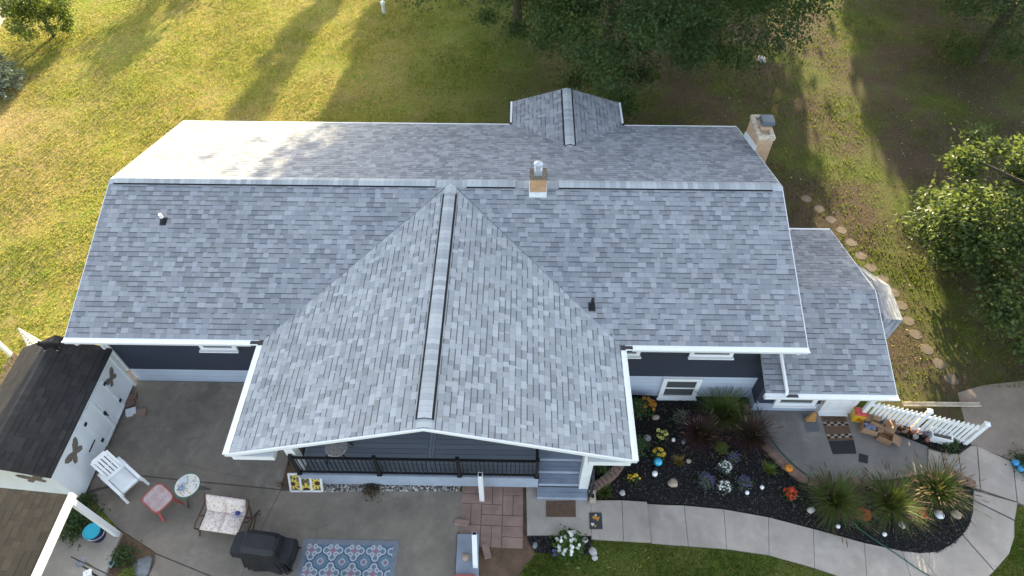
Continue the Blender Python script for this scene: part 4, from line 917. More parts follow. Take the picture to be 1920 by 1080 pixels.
# bucket, wind chimes, hook
q = (float(at(185, 1005, .6)[0]), float(at(185, 1005, .6)[1]), .58); bk_ = thing('tub', 'navy tub with bright turquoise lid on the pavilion slab', 'tub', q)
MB().lathe([(.165, 0), (.19, .36)], q, 24).build('body', plain('navy_plastic', (.015, .018, .07), rough=.35), bk_); MB().lathe([(.2, .36), (.205, .385), (.19, .392), (.185, .38), (.02, .38)], q, 28).build('lid', plain('turquoise_plastic', (.02, .36, .5), (.018, .33, .46), rough=.35), bk_)
b = MB(); b.tube([(q[0]+.2*math.cos(a), q[1]+.2*math.sin(a), q[2]+.3-.12*math.sin((a-R(-90))/1.2)) for a in np.linspace(R(-100), R(20), 9)], .007, 5); b.build('handle', PLASTW, bk_)
h0, h1 = Vector((1.75, -4.98, 2.25)), Vector((2.75, -5.34, 2.15)); hk = thing('shepherd_hook', 'thin black hook bar holding two wind chimes by the pavilion', 'hook', (2.75, -5.34, .5))
b = MB(); b.tube([h0, h1, (2.78, -5.36, 2.0), (2.78, -5.36, .4)], .014, 8); b.build('bar', DARK, hk)
def chimes(p, label, top_mat, square):
    t = thing('wind_chime', label, 'wind chime', p); b = MB()
    if square: b.obox((p[0], p[1], p[2]-.2), (.16, .14, .05), .4)
    else: b.lathe([(.1, -.24), (.11, -.2), (.04, -.17)], p, 16)
    b.build('top', top_mat, t); b = MB(); b.tube([p, (p[0], p[1], p[2]-.18)], .004, 4); b.build('cord', DARK, t); mt = plain('dull_brown_tube', (.12, .09, .07), rough=.5) if not square else DARK
    for i in range(4): a = R(90*i+30); MB().tube([(p[0]+.06*math.cos(a), p[1]+.06*math.sin(a), p[2]-.26), (p[0]+.06*math.cos(a), p[1]+.06*math.sin(a), p[2]-.6-.05*i)], .014, 6).build('tube', mt, t)
chimes((1.86, -5.03, 2.23), 'wind chime with round grey top and brown tubes', plain('grey_dish', (.2, .22, .25), (.12, .12, .14), 20.), False); chimes((2.1, -5.25, 2.2), 'wind chime with square white top and black tubes', PLASTW, True)
q = G(214, 1059, .02); b = MB().lathe([(.06, 0), (.1, .08), (.07, .17), (.05, .17), (.06, .08)], q, 16); tag(b.build('ceramic_pot', plain('teal_glaze', (.08, .2, .24), (.25, .3, .3), 16., .2), None, True, loc=q), 'small teal glazed pot in soil bed beside the pavilion slab', 'pot')

# ================================================================== MATS, BOXES AND SMALL THINGS BY THE DOORS
def mat_sheet(name, pts, dz, mat, label, thick=.012, cat='doormat'):
    P = [G(a_, c_, dz) for a_, c_ in pts]; b = MB(); b.hexa([(p[0], p[1], p[2]-thick) for p in P][::-1], P[::-1]); o = b.build(name, mat, None, loc=P[0]); return tag(o, label, cat), P
k = Mat('coir_mat'); x, y, z = k.coord(); fx = ((x/.2).frac()-.5).abs()
COIR = k.done(k.mix(k.noise(9., 4).gt(.5)*.4, (.105, .062, .042), (.15, .1, .07)), 1., k.noise(80.), .8, .01)
mat_sheet('doormat', ((1024, 939), (1079, 938), (1080, 969), (1024, 969)), .135, COIR, 'worn brown coir doormat at the foot of the porch steps')
P_ = [G(a_, c_, .14) for a_, c_ in ((1030, 941), (1075, 941))]
sm_o, P2 = mat_sheet('small_mat', ((1105, 961), (1128, 961), (1130, 992), (1106, 992)), .137, plain('slate_grey_mat', (.045, .052, .055), (.03, .035, .038), 8., .95), 'small dark grey mat with orange and white leaf print')
b = MB()
for px, py, r_, mi in ((1114, 970, .045, 0), (1120, 972, .055, 0), (1117, 966, .025, 1), (1111, 983, .04, 1), (1116, 986, .03, 0)):
    q = G(px, py, .142); n = 9; b.face([(q[0]+r_*(1+.25*math.sin(3*a))*math.cos(a), q[1]+r_*(1+.25*math.sin(3*a))*math.sin(a), q[2]) for a in np.linspace(0, 2*math.pi, 14, endpoint=False)], mi=mi)
b.build('leaf_print', [plain('orange_print', (.5, .22, .04)), plain('white_print', (.65, .65, .62))], sm_o, loc=tuple(sm_o.location))
q = G(1110, 934, .13); b = MB(); b.obox((0, 0, .1), (.16, .28, .2), 0); o_ = b.build('cinder_block', plain('tan_block', (.42, .36, .29), (.33, .28, .22), 12., .9), None, loc=L0, bevel=.006); o_.location = q; tag(o_, 'tan block with a square hole beside the porch steps', 'block'); MB().obox((0, -.02, .2), (.07, .1, .006), 0).build('hole', SLOT, o_, loc=L0)
# HOME mat and companions
k = Mat('home_mat'); u, v, _ = k.coord('UV'); sq = ((u*7.).floor()+(v*13.).floor())*.5; chk = sq.frac().gt(.2)
band = (v.gt(.08)*v.lt(.235)).max(v.gt(.53)*v.lt(.685))
colm = k.mix(k.noise(8., 4)*.6, (.13, .078, .046), (.085, .05, .032)); colm = k.mix(band, colm, k.mix(chk, (.30, .24, .19), (.014, .012, .012))); HOMEM = k.done(colm, 1., k.noise(90.), .5, .006)
P = [G(a_, c_, .045) for a_, c_ in ((1538, 775), (1584, 776), (1600, 824), (1553, 826))]
b = MB(); b.face([P[3], P[2], P[1], P[0]], [(0, 0), (1, 0), (1, 1), (0, 1)]); b.face([(p[0], p[1], p[2]-.012) for p in P])
for i in range(4): b.face([P[i], P[(i+1) % 4], (*P[(i+1) % 4][:2], P[(i+1) % 4][2]-.012), (*P[i][:2], P[i][2]-.012)])
hm = tag(b.build('welcome_mat', HOMEM, None, loc=P[3]), 'brown HOME doormat with checked bands before the white door', 'doormat')
def text(s_, size, c, rz, mat, parent, w=1.):
    cu = bpy.data.curves.new('lettering', 'FONT'); cu.body = s_; cu.size = size; cu.align_x = 'CENTER'; cu.align_y = 'CENTER'; cu.extrude = .001
    o = bpy.data.objects.new('lettering', cu); COL.objects.link(o); cu.materials.append(mat); o.location = c; o.rotation_euler = (0, 0, rz); o.scale = (w, 1, 1)
    bpy.context.view_layer.update(); me = bpy.data.meshes.new_from_object(o.evaluated_get(bpy.context.evaluated_depsgraph_get())); bpy.data.objects.remove(o)
    o = bpy.data.objects.new('lettering', me); COL.objects.link(o); o.location = c; o.rotation_euler = (0, 0, rz); o.scale = (w, 1, 1)
    o.parent = parent; o.matrix_parent_inverse = parent_matrix(parent).inverted(); return o
Pv = [Vector(p) for p in P]; mz = Vector((0, 0, .003)); rzm = math.atan2((Pv[1]-Pv[0]).y, (Pv[1]-Pv[0]).x)
mid_ = lambda v_: ((Pv[3]+Pv[2])/2).lerp((Pv[0]+Pv[1])/2, v_)
text('HOME', .2, mid_(.79)+mz, rzm, DARK, hm, 1.05)
mat_sheet('rubber_mat', ((1554, 827), (1601, 825), (1606, 850), (1562, 851)), .045, plain('black_rubber', (.02, .022, .026), rough=.8), 'black rubber mat laid below the HOME doormat')
mat_sheet('scrap_mat', ((1611, 850), (1628, 854), (1627, 869), (1610, 865)), .042, plain('charcoal_felt', (.028, .03, .034), rough=.95), 'small square charcoal mat alone on the entry patio', cat='mat')
mat_sheet('grey_mat', ((1504, 777), (1530, 776), (1537, 808), (1512, 811)), .036, plain('grey_paint_patch', (.13, .135, .15), (.10, .105, .115), 5., .8), 'worn grey mat under the straw broom', cat='mat', thick=.004)
# broom leaning by the door
q = Vector(G(1519, 788, .04)); bt_ = thing('broom', 'straw broom standing on its bristles beside the white door', 'broom', q)
STRAW = plain('straw', (.45, .25, .08), (.32, .16, .05), 30., .9, .7)
tp_ = Vector((q.x+.12, .02, 1.45)); d_ = (tp_-q).normalized(); V0 = q+d_*.34
b = MB(); n = 16
b.hexa([tuple(q+Vector((a_, c_, 0))) for a_, c_ in ((-.15, -.05), (.15, -.05), (.15, .05), (-.15, .05))], [tuple(V0+Vector((a_, c_, 0))) for a_, c_ in ((-.05, -.03), (.05, -.03), (.05, .03), (-.05, .03))]); b.build('bristles', STRAW, bt_)
MB().tube([V0-d_*.03, tp_], .013, 8).build('handle', plain('broom_stick', (.4, .3, .18)), bt_)
# yellow bin with red lid
q = G(1603, 786, .035); ye = placed('bin', 'yellow bin with a red lid beside the white door', 'bin', q, R(-12))
b = MB(); b.hexa([(-.13, -.1, 0), (.13, -.1, 0), (.13, .1, 0), (-.13, .1, 0)], [(-.16, -.13, .42), (.16, -.13, .42), (.16, .13, .42), (-.16, .13, .42)]); b.build('body', plain('yellow_plastic', (.66, .40, .02), (.55, .33, .02), rough=.4), ye, loc=L0, bevel=.015)
b = MB(); b.hexa([(-.17, -.14, .42), (.17, -.14, .42), (.17, .14, .42), (-.17, .14, .42)], [(-.14, -.11, .48), (.14, -.11, .48), (.14, .11, .48), (-.14, .11, .48)]); b.build('lid', plain('red_plastic', (.52, .06, .05), (.45, .05, .045), rough=.4), ye, loc=L0, bevel=.015)
b = MB(); b.obox((.02, -.118, .2), (.1, .012, .1), .0, -.07); b.build('badge', plain('red_badge', (.45, .08, .02)), ye, loc=L0)
# cardboard boxes
def carton(px, py, size, rz, label, flaps, fill=None):
    q = G(px, py, .035); t = placed('cardboard_box', label, 'box', q, rz, 'cardboard boxes on the entry patio'); sx, sy, sz = size; w_ = .008; b = MB()
    b.box(-sx/2, sx/2, -sy/2, sy/2, 0, w_); b.box(-sx/2, sx/2, -sy/2, -sy/2+w_, w_, sz); b.box(-sx/2, sx/2, sy/2-w_, sy/2, w_, sz); b.box(-sx/2, -sx/2+w_, -sy/2+w_, sy/2-w_, w_, sz); b.box(sx/2-w_, sx/2, -sy/2+w_, sy/2-w_, w_, sz); b.build('body', CARD, t, loc=L0)
    for side, ang, ln in flaps:
        L_ = ln; b = MB(); ca, sa = math.cos(ang), math.sin(ang)
        if side in 'fb': s_ = -1 if side == 'f' else 1; y0 = s_*sy/2; b.hexa([(-sx/2, y0, sz), (sx/2, y0, sz), (sx/2, y0+s_*.006, sz), (-sx/2, y0+s_*.006, sz)], [(-sx/2, y0+s_*ca*L_, sz+sa*L_), (sx/2, y0+s_*ca*L_, sz+sa*L_), (sx/2, y0+s_*(ca*L_+.006), sz+sa*L_), (-sx/2, y0+s_*(ca*L_+.006), sz+sa*L_)])
        else: s_ = -1 if side == 'l' else 1; x0 = s_*sx/2; b.hexa([(x0, -sy/2, sz), (x0, sy/2, sz), (x0+s_*.006, sy/2, sz), (x0+s_*.006, -sy/2, sz)], [(x0+s_*ca*L_, -sy/2, sz+sa*L_), (x0+s_*ca*L_, sy/2, sz+sa*L_), (x0+s_*(ca*L_+.006), sy/2, sz+sa*L_), (x0+s_*(ca*L_+.006), -sy/2, sz+sa*L_)])
        b.build('flap', CARDI, t, loc=L0)
    if fill: MB().obox((0, 0, sz*.55), (sx*.8, sy*.8, sz*.7), .2).build('contents', fill, t, loc=L0, bevel=.04)
    return t
BLUEBAG = plain('blue_white_bag', (.3, .34, .45), (.05, .06, .12), 14., .6, .5)
carton(1626, 806, (.40, .30, .26), R(-20), 'open cardboard box holding a blue bag, beside the yellow bin', (('b', 1.3, .22), ('f', -.9, .12), ('r', .6, .12)), BLUEBAG)
carton(1640, 800, (.36, .3, .38), R(-35), 'tall cardboard box with raised flaps behind the others', (('b', 1.2, .2), ('r', .7, .2), ('l', 1.35, .2)))
carton(1656, 822, (.36, .30, .22), R(-28), 'cardboard box with flaps splayed out in front of the pile', (('b', .9, .26), ('r', -.35, .24), ('f', -1.2, .05)))
carton(1690, 806, (.22, .2, .3), R(-20), 'small upright cardboard box against the picket fence', (('b', 1.2, .1),))
q = G(1676, 806, .035); b = MB(); b.lathe([(.16, 0), (.2, .3), (.19, .3), (.15, .03), (.02, .03)], q, 18); tag(b.build('plant_tub', plain('dark_brown_tub', (.07, .045, .035), (.045, .03, .025), 6., .6), None, True, loc=q), 'dark brown round tub behind the splayed cardboard box', 'tub')
def pot(px, py, r, h, mat, label, kind='pot'):
    q = G(px, py, .035); b = MB(); b.lathe([(r*.7, 0), (r, h*.85), (r*1.08, h*.87), (r*1.08, h), (r*.9, h), (r*.85, h*.8), (.01, h*.78)], q, 14); return tag(b.build('flower_pot', mat, None, True, loc=q), label, kind, 'pots along the picket fence')
TERRA = plain('terracotta', (.4, .17, .09), (.3, .12, .07), 9., .8)
pot(1708, 812, .11, .22, TERRA, 'terracotta pot between boxes and fence, nearest the boxes'); pot(1719, 814, .09, .2, plain('cream_pot', (.55, .48, .4)), 'cream pot under the picket fence'); pot(1729, 818, .08, .3, plain('purple_grey_pot', (.2, .16, .18)), 'slim purple grey pot next to the cream pot'); pot(1713, 822, .07, .14, STONEW, 'short white pot in front of the terracotta pot'); pot(1736, 828, .06, .12, TERRA, 'tiny terracotta pot beside the white planter box')
pl = placed('planter_box', 'white planter box with earth under the picket fence', 'planter', G(1757, 822, .05), ra); b = MB(); b.box(-.27, .27, -.17, -.14, 0, .3); b.box(-.27, .27, .14, .17, 0, .3); b.box(-.27, -.24, -.14, .14, 0, .3); b.box(.24, .27, -.14, .14, 0, .3); b.build('box', PLASTW, pl, loc=L0, bevel=.006); MB().box(-.24, .24, -.14, .14, .02, .24).build('earth', JOINT, pl, loc=L0)
# pumpkin, gazing ball
q = G(1478, 880, .2); pk = thing('pumpkin', 'small orange pumpkin sitting on the edging blocks', 'pumpkin', q); b = MB(); n = 32; prof = [(.02, .0), (.075, .01), (.105, .06), (.095, .11), (.04, .135), (.01, .12)]
for r_, z in prof:
    for i in range(n): a = 2*math.pi*i/n; f = r_*(1+.07*math.cos(8*a)); b.v.append((f*math.cos(a), f*math.sin(a), z))
for j in range(len(prof)-1):
    for i in range(n): b.f.append([j*n+i, j*n+(i+1) % n, (j+1)*n+(i+1) % n, (j+1)*n+i])
b.build('body', plain('pumpkin_skin', (.62, .22, .015), (.55, .18, .012), 8., .4), pk, True, loc=L0); MB().tube([(0, 0, .12), (.01, 0, .17)], .012, 6).build('stem', WOODG, pk, loc=L0)
q = G(1229, 878, .05); gb = thing('gazing_ball', 'turquoise glass gazing ball on a dark stand in the mulch bed', 'garden ornament', q)
b = MB(); b.lathe([(.09, 0), (.09, .02), (.02, .05), (.018, .26), (.06, .32)], q, 16); b.build('stand', DARK, gb, True); bm = bmesh.new(); bmesh.ops.create_uvsphere(bm, u_segments=28, v_segments=16, radius=.115); me = bpy.data.meshes.new('ball'); bm.to_mesh(me); bm.free()
k = Mat('turquoise_crackle_glass'); me.materials.append(k.done(k.mix(k.map(k.noise(14., 4), .4, .6), (.01, .22, .42), (.03, .42, .6)), .08, spec=.8)); me.polygons.foreach_set('use_smooth', [True]*len(me.polygons)); o_ = bpy.data.objects.new('ball', me); COL.objects.link(o_); o_.parent = gb; o_.location = (0, 0, .42)
b = MB(); q = G(1227, 890, .05); b.lathe([(.07, 0), (.075, .1), (.05, .12)], q, 14); tag(b.build('solar_light', PLASTW, None, True, loc=q), 'round white lamp at the foot of the gazing ball', 'lamp')
q = G(1214, 822, .05); b = MB(); b.lathe([(.1, 0), (.1, .03), (.02, .035)], q, 22); tag(b.build('stepping_plaque', plain('engraved_grey_stone', (.36, .36, .37), (.14, .14, .15), 28., .8), None, loc=q), 'round engraved grey plaque lying on the mulch', 'plaque')
# edging blocks and curved retaining wall
eb = [(1397, 769, .26), (1399, 789, .3), (1437, 843, .0), (1449, 856, .1), (1462, 868, .2), (1474, 879, .2), (1488, 890, .2), (1503, 899, .3), (1522, 906, .2), (1600, 905, .2), (1622, 906, .1), (1786, 893, .2), (1800, 901, .2), (1815, 908, .2)]
where = ['against the wing wall corner', 'below the wall corner block', 'where the purple grass leans on the patio', 'second down from the purple grass', 'just above the pumpkin', 'carrying the orange pumpkin', 'just below the pumpkin', 'lowest before the tall fountain grass', 'half under the tall fountain grass', 'between the two green fountain grasses', 'behind the middle fountain grass', 'behind the sunlit grass, nearest the entry patio', 'behind the sunlit grass in the middle', 'at the outer tip of the mulch bed']
proto = None
for i, ((px, py, _), wh) in enumerate(zip(eb, where)):
    q = G(px, py, .02)
    if proto is None: proto = MB().hexa([(-.13, -.09, 0), (.13, -.09, 0), (.11, .09, 0), (-.11, .09, 0)], [(-.13, -.09, .17), (.13, -.09, .17), (.11, .09, .17), (-.11, .09, .17)]).build('edging_block', BLOCK, None, loc=L0, bevel=.012); o_ = proto
    else: o_ = proto.copy(); COL.objects.link(o_)
    o_.location = q; o_.rotation_euler = (0, 0, R((90, 80, -45, -45, -42, -40, -35, -25, -10, 0, 5, -25, -28, -30)[i])+rng.uniform(-.06, .06)); tag(o_, 'red brown edging block '+wh, 'edging block', 'edging blocks round the mulch bed')
rw_pts = smooth_line([(14.62, .4), (14.62, -.2), (14.63, -.75), (14.5, -1.35), (14.2, -1.9), (13.75, -2.3), (13.45, -2.5)], 4); rw_ = thing('retaining_wall', 'curved red block retaining wall beside the porch', 'wall', (14.5, -1, 0))
b = MB(); acc = 0
for lay in range(3):
    for i in range(len(rw_pts)-1):
        p, q = Vector((*rw_pts[i], 0)), Vector((*rw_pts[i+1], 0)); d_ = (q-p).normalized(); n_ = Vector((-d_.y, d_.x, 0)); g_ = .006
        z0 = .02+lay*.14; z1 = z0+.135; wd = .11
        b.hexa([tuple(v_+Vector((0, 0, z0))) for v_ in (p+d_*g_-n_*wd, q-d_*g_-n_*wd, q-d_*g_+n_*wd, p+d_*g_+n_*wd)], [tuple(v_+Vector((0, 0, z1))) for v_ in (p+d_*g_-n_*wd, q-d_*g_-n_*wd, q-d_*g_+n_*wd, p+d_*g_+n_*wd)])
b.build('blocks', BLOCK, rw_, bevel=.012)
drape('raised_bed', [[(13.5, -2.35), (13.75, -2.2), (14.15, -1.85), (14.42, -1.35), (14.52, -.75), (14.52, .5), (13.42, .5), (13.42, -2.3)]], .2, MULCH, thick=.3)
# stepping stones curving round the wing
steps = [(1512, 373), (1536, 392), (1558, 412), (1578, 432), (1596, 455), (1614, 480), (1633, 502), (1655, 523), (1675, 549), (1690, 573), (1703, 602), (1717, 627), (1738, 655), (1761, 682), (1784, 711)]
ordw = ['first', 'second', 'third', 'fourth', 'fifth', 'sixth', 'seventh', 'eighth', 'ninth', 'tenth', 'eleventh', 'twelfth', 'thirteenth', 'fourteenth', 'fifteenth']
protos = []
for i, (px, py) in enumerate(steps):
    if len(protos) < 4:
        b = MB(); g_ = random.Random(i); rr = [.185*(1+g_.uniform(-.09, .09)) for _ in range(14)]; pts = [(rr[j]*math.cos(2*math.pi*j/14), rr[j]*math.sin(2*math.pi*j/14)) for j in range(14)]; b.prism(pts, -.03, .009); o_ = b.build('stepping_stone', STEPST, None, loc=L0, bevel=.008); protos.append(o_)
    else: o_ = protos[i % 4].copy(); COL.objects.link(o_)
    o_.location = G(px, py); o_.rotation_euler = (0, 0, rng.uniform(0, 6)); o_.scale = (1.05, 1.05, 1)
    tag(o_, 'round tan stepping stone, %s in the row counting from the driveway' % ordw[14-i], 'stepping stone', 'stepping stones round the side wing')
# stones of the mulch bed
for px, py, r_, mt, lab in [(1229, 783, .1, STONE, 'smooth tan stone near the orange flowers'), (1262, 906, .12, STONE, 'pointed tan stone lying in the open mulch'), (1167, 925, .08, STONEW, 'small white stone near the walk, below yellow flowers'), (1376, 762, .17, STONE, 'large tan boulder beside the tall green grass'), (1281, 829, .07, STONEG, 'small grey stone left of purple grass'), (1291, 865, .06, STONE, 'small yellowish stone right of the gold grass tuft'), (1520, 957, .09, STONEW, 'cream stone below the left fountain grass'), (1691, 985, .08, STONEW, 'cream stone below the middle fountain grass'), (1792, 965, .13, STONE, 'round tan stone beside the white bird stone'), (1057, 1016, .06, STONEW, 'white stone half hidden in the white flower bush'), (1003, 1023, .07, STONEG, 'oval grey stone in the bed below the landing'), (1112, 1035, .1, STONEW, 'rough pale stone at the bed corner by the lawn'), (1115, 1046, .09, STONEW, 'white round stone at the lawn edge, lower of two'), (1427, 113, .2, STONEW, 'pale rock lying on the back lawn under the trees'), (1096, 1013, .09, STONEW, 'white lump of rock right of the white flower bush')]:
    stone(px, py, r_, lab, mt, .65, .05)
q = stone(1760, 965, .12, 'white bird shaped garden stone below the sunlit grass', plain('white_glazed_stone', (.75, .77, .78), rough=.35), .8, .05)
for px, py, lab in [(1262, 826, 'white pebble light left of the purple grass'), (1400, 925, 'white solar disc in the mulch near purple flowers'), (1570, 988, 'white egg shaped lamp near the walk'), (1657, 1003, 'round white lamp beside the green hose'), (1428, 915, 'tiny white lamp left of the red flowers')]:
    q = G(px, py, .05); b = MB(); b.lathe([(.03, 0), (.055, .03), (.05, .08), (.02, .1)], q, 12); tag(b.build('garden_lamp', PLASTW, None, True, loc=q), lab, 'lamp', 'small white garden lamps')
# green hose
HOSE = plain('green_hose', (.012, .09, .06), (.008, .07, .05), 6., .4)
def hose(pts, label, name='garden_hose'):
    P = [G(a_, c_, h_+.04) for a_, c_, h_ in pts]; o_ = MB().tube(smooth_line(P, 8), .014, 7).build(name, HOSE, None, True, loc=P[0]); return tag(o_, label, 'hose')
hose([(1418, 754, .45), (1421, 766, .1), (1428, 785, 0), (1440, 812, 0), (1460, 842, 0), (1485, 868, .0), (1515, 893, 0), (1545, 915, .05), (1562, 940, .3), (1584, 966, .12), (1610, 990, .03), (1640, 1012, .03), (1680, 1038, .02), (1720, 1066, .02), (1750, 1084, .02), (1790, 1110, .02)], 'green garden hose from the wall tap across the bed to the walk')
b = MB(); q = at(1418, 749, .55); b.tube([(q[0], .1, .6), (q[0], .02, .6), (q[0], -.02, .5)], .02, 8); b.lathe([(.035, 0), (.035, .012)], (q[0], .02, .62), 10); b.build('tap', METAL, house)
# white pipe far out on the lawn
q = G(720, 24); tb = thing('well_pipe', 'short white capped pipe standing in the back lawn', 'pipe', q); MB().lathe([(.09, -.05), (.09, .5)], q, 14).build('pipe', plain('white_pvc', (.6, .6, .58)), tb); MB().lathe([(.11, .46), (.11, .56), (.05, .6)], q, 14).build('cap', WHITE, tb)
# blue scalloped edging at the right edge of the picture
SKY = plain('blue_glazed_edging', (.05, .27, .5), (.03, .18, .38), 6., .15, 0.)
for i, (px, py) in enumerate([(1901, 870), (1911, 881), (1924, 886), (1930, 899), (1938, 909)]):
    q = G(px, py, .04); o_ = MB().lathe([(.09, 0), (.105, .08), (.09, .14), (.05, .165), (.01, .165)], L0, 14).build('edging_cup', SKY, None, True, loc=L0); o_.location = q
    tag(o_, 'blue glazed round edging cup, %s of its row at the driveway' % ['topmost', 'second', 'innermost', 'fourth', 'lowest'][i], 'edging', 'blue edging cups')
q = G(1921, 862, .02); b = MB(); b.obox((0, 0, .2), (.5, .03, .4), .75, -.5); o_ = b.build('lattice_panel', WHITE, None, loc=L0); o_.location = q; tag(o_, 'white panel leaning at the driveway beside blue edging', 'panel')
# black cat on the shed roof: one skinned body
def skin_body(name, chains, mat, parent=None):
    V, E_, RR = [], [], []; idx = {}
    def add(p, r):
        kx = tuple(np.round(p, 4))
        if kx not in idx: idx[kx] = len(V); V.append(p); RR.append(r)
        return idx[kx]
    for chn in chains:
        ids = [add(p, r) for p, r in chn]; E_ += [(a_, c_) for a_, c_ in zip(ids, ids[1:]) if a_ != c_]
    me = bpy.data.meshes.new(name); me.from_pydata(V, E_, []); o = bpy.data.objects.new(name, me); COL.objects.link(o); me.materials.append(mat)
    o.modifiers.new('skin', 'SKIN'); o.modifiers.new('sub', 'SUBSURF').levels = 2; o.modifiers['sub'].render_levels = 2
    for i, r in enumerate(RR): me.skin_vertices[0].data[i].radius = r; me.skin_vertices[0].data[i].use_root = (i == 0)
    for m_ in o.modifiers:
        if m_.type == 'SKIN': m_.use_smooth_shade = True
    if parent: o.parent = parent
    return o
k = Mat('black_and_white_fur'); x, y, z = k.coord(); wm = z.lt(.045)*k.noise(3., 1).gt(.3)
FUR = k.done(k.mix(wm.max(x.lt(-.26)*z.lt(.17)), (.004, .004, .0045), (.62, .62, .6)), .95, k.noise(60.), .6, .01)
ct = placed('cat', 'black and white cat crouching on the charcoal shed roof ridge', 'cat', tuple(at(100, 653, 2.86)), R(4))
hip, mid_b, sh = ((.16, 0, .17), (.075, .08)), ((.02, 0, .18), (.085, .085)), ((-.12, 0, .17), (.07, .075))
neck, head, muz = ((-.19, 0, .2), (.05, .05)), ((-.245, -.01, .225), (.052, .048)), ((-.29, -.02, .21), (.03, .026))
ch_ = [[hip, mid_b, sh, neck, head, muz], [hip, ((.24, .0, .16), (.03, .03)), ((.3, -.05, .1), (.018, .018)), ((.3, -.16, .07), (.016, .016)), ((.24, -.24, .06), (.012, .012))]]
for s_ in (-.055, .055):
    ch_.append([sh, ((-.14, s_*1.1, .1), (.03, .03)), ((-.15, s_*1.3, .05), (.022, .022)), ((-.19, s_*1.3, .02), (.024, .016))]); ch_.append([hip, ((.14, s_*1.5, .11), (.045, .05)), ((.2, s_*1.6, .06), (.024, .024)), ((.13, s_*1.6, .015), (.024, .016))])
    ch_.append([head, ((-.235, s_*.75, .27), (.018, .012)), ((-.232, s_*.85, .3), (.004, .004))])
skin_body('body', ch_, FUR, ct)

# ================================================================== PLANTS
def tufts(n, h, r0, spread, droop, width, seg=4):
    """arching blades from one root: vertices, quads"""
    a = nr.random(n)*2*math.pi; L = h*(.55+.6*nr.random(n)); s = spread*(.15+.9*nr.random(n)); r = r0*np.sqrt(nr.random(n))
    base = np.stack([r*np.cos(a), r*np.sin(a), np.zeros(n)], 1); d = np.stack([np.cos(a+nr.normal(size=n)*.35), np.sin(a+nr.normal(size=n)*.35), np.zeros(n)], 1); sd_ = np.stack([-d[:, 1], d[:, 0], np.zeros(n)], 1)
    V = []
    for i in range(seg+1):
        t = i/seg; z = L*(t-droop*t*t*s/max(spread, .01)); c = base+d*(L*s*(t**1.5))[:, None]; c[:, 2] = np.maximum(z, .01); wd = width*(1-t**2*.92)/2
        V += [c-sd_*wd, c+sd_*wd]
    V = np.stack(V, 1); k_ = 2*(seg+1); i = np.arange(n)[:, None]*k_
    F = np.concatenate([i+[2*j, 2*j+1, 2*j+3, 2*j+2] for j in range(seg)], 0)
    return V.reshape(-1, 3), F, np.repeat(nr.random(n), k_), V[:, -1], V[:, -3]
def grass_clump(name, px, py, label, n, h, spread, mat, droop=.45, width=.012, heads=0, hmat=None, dz=.05, r0=.1, cat='ornamental grass'):
    q = G(px, py, dz); t = thing(name, label, cat, q); V, F, tone, tips, prev = tufts(n, h, r0, spread, droop, width); np_mesh('blades', V, F, mat, tone, t)
    if heads:
        V, F, tone, tips, prev = tufts(heads, h*1.02, r0, spread*.85, droop*.85, .004); k_ = heads
        d = unit(tips-prev); b_ = []; f_ = []; L = .16+.08*nr.random((k_, 1)); u_ = unit(np.cross(d, np.array([[.3, .2, .9]]))); v_ = np.cross(d, u_)
        ringv = []
        for tt, rr in ((0, .004), (.25, .014), (.7, .012), (1, .002)):
            for a in (0, 2.09, 4.19): ringv.append(tips+d*L*tt+(u_*math.cos(a)+v_*math.sin(a))*rr)
        VV = np.stack(ringv, 1); i = np.arange(k_)[:, None]*12
        FF = np.concatenate([i+[j*3+m_, j*3+(m_+1) % 3, (j+1)*3+(m_+1) % 3, (j+1)*3+m_] for j in range(3) for m_ in range(3)], 0)
        np_mesh('seed_heads', VV.reshape(-1, 3), FF, hmat, np.repeat(nr.random(k_), 12), t); np_mesh('stalks', V, F, mat, tone, t)
    return t
grass_clump('fountain_grass', 1352, 785, 'tall green fountain grass against the pale foundation wall', 1000, 1.05, 0.95, FOUNT)
grass_clump('purple_fountain_grass', 1311, 820, 'dark purple fountain grass on the left, in the middle of the bed', 1500, .85, .95, PURP, droop=.6, width=.009, heads=60, hmat=SEEDP)
grass_clump('purple_fountain_grass', 1402, 822, 'dark purple fountain grass leaning over the entry patio edge', 1500, .85, .95, PURP, droop=.6, width=.009, heads=70, hmat=SEEDP)
grass_clump('fountain_grass', 1558, 945, 'left one of the green fountain grasses with brown plumes', 1700, 1.0, 1.0, FOUNT, droop=.6, width=.011, heads=120, hmat=SEEDP)
grass_clump('fountain_grass', 1662, 950, 'middle green fountain grass between two red flower clumps', 1700, 1.0, 1.0, FOUNT, droop=.6, width=.011, heads=120, hmat=SEEDP)
grass_clump('fountain_grass', 1748, 925, 'sunlit fountain grass with many tan plumes at the bed tip', 1300, .95, 1.0, FOUNT, droop=.6, width=.011, heads=200, hmat=SEED)
grass_clump('grass_tuft', 1271, 868, 'small gold grass tuft in the open mulch', 160, .28, .8, leaf_mat('gold_blade', (.16, .12, .03), (.3, .22, .07)), width=.008, r0=.05)
grass_clump('grass_tuft', 1440, 884, 'small lime grass tuft by the pumpkin', 180, .36, .8, LIME, width=.009, r0=.06)
grass_clump('grass_tuft', 1133, 925, 'dark grassy plant beside the porch step and walk', 200, .35, .8, FOUNT, width=.012, r0=.1)
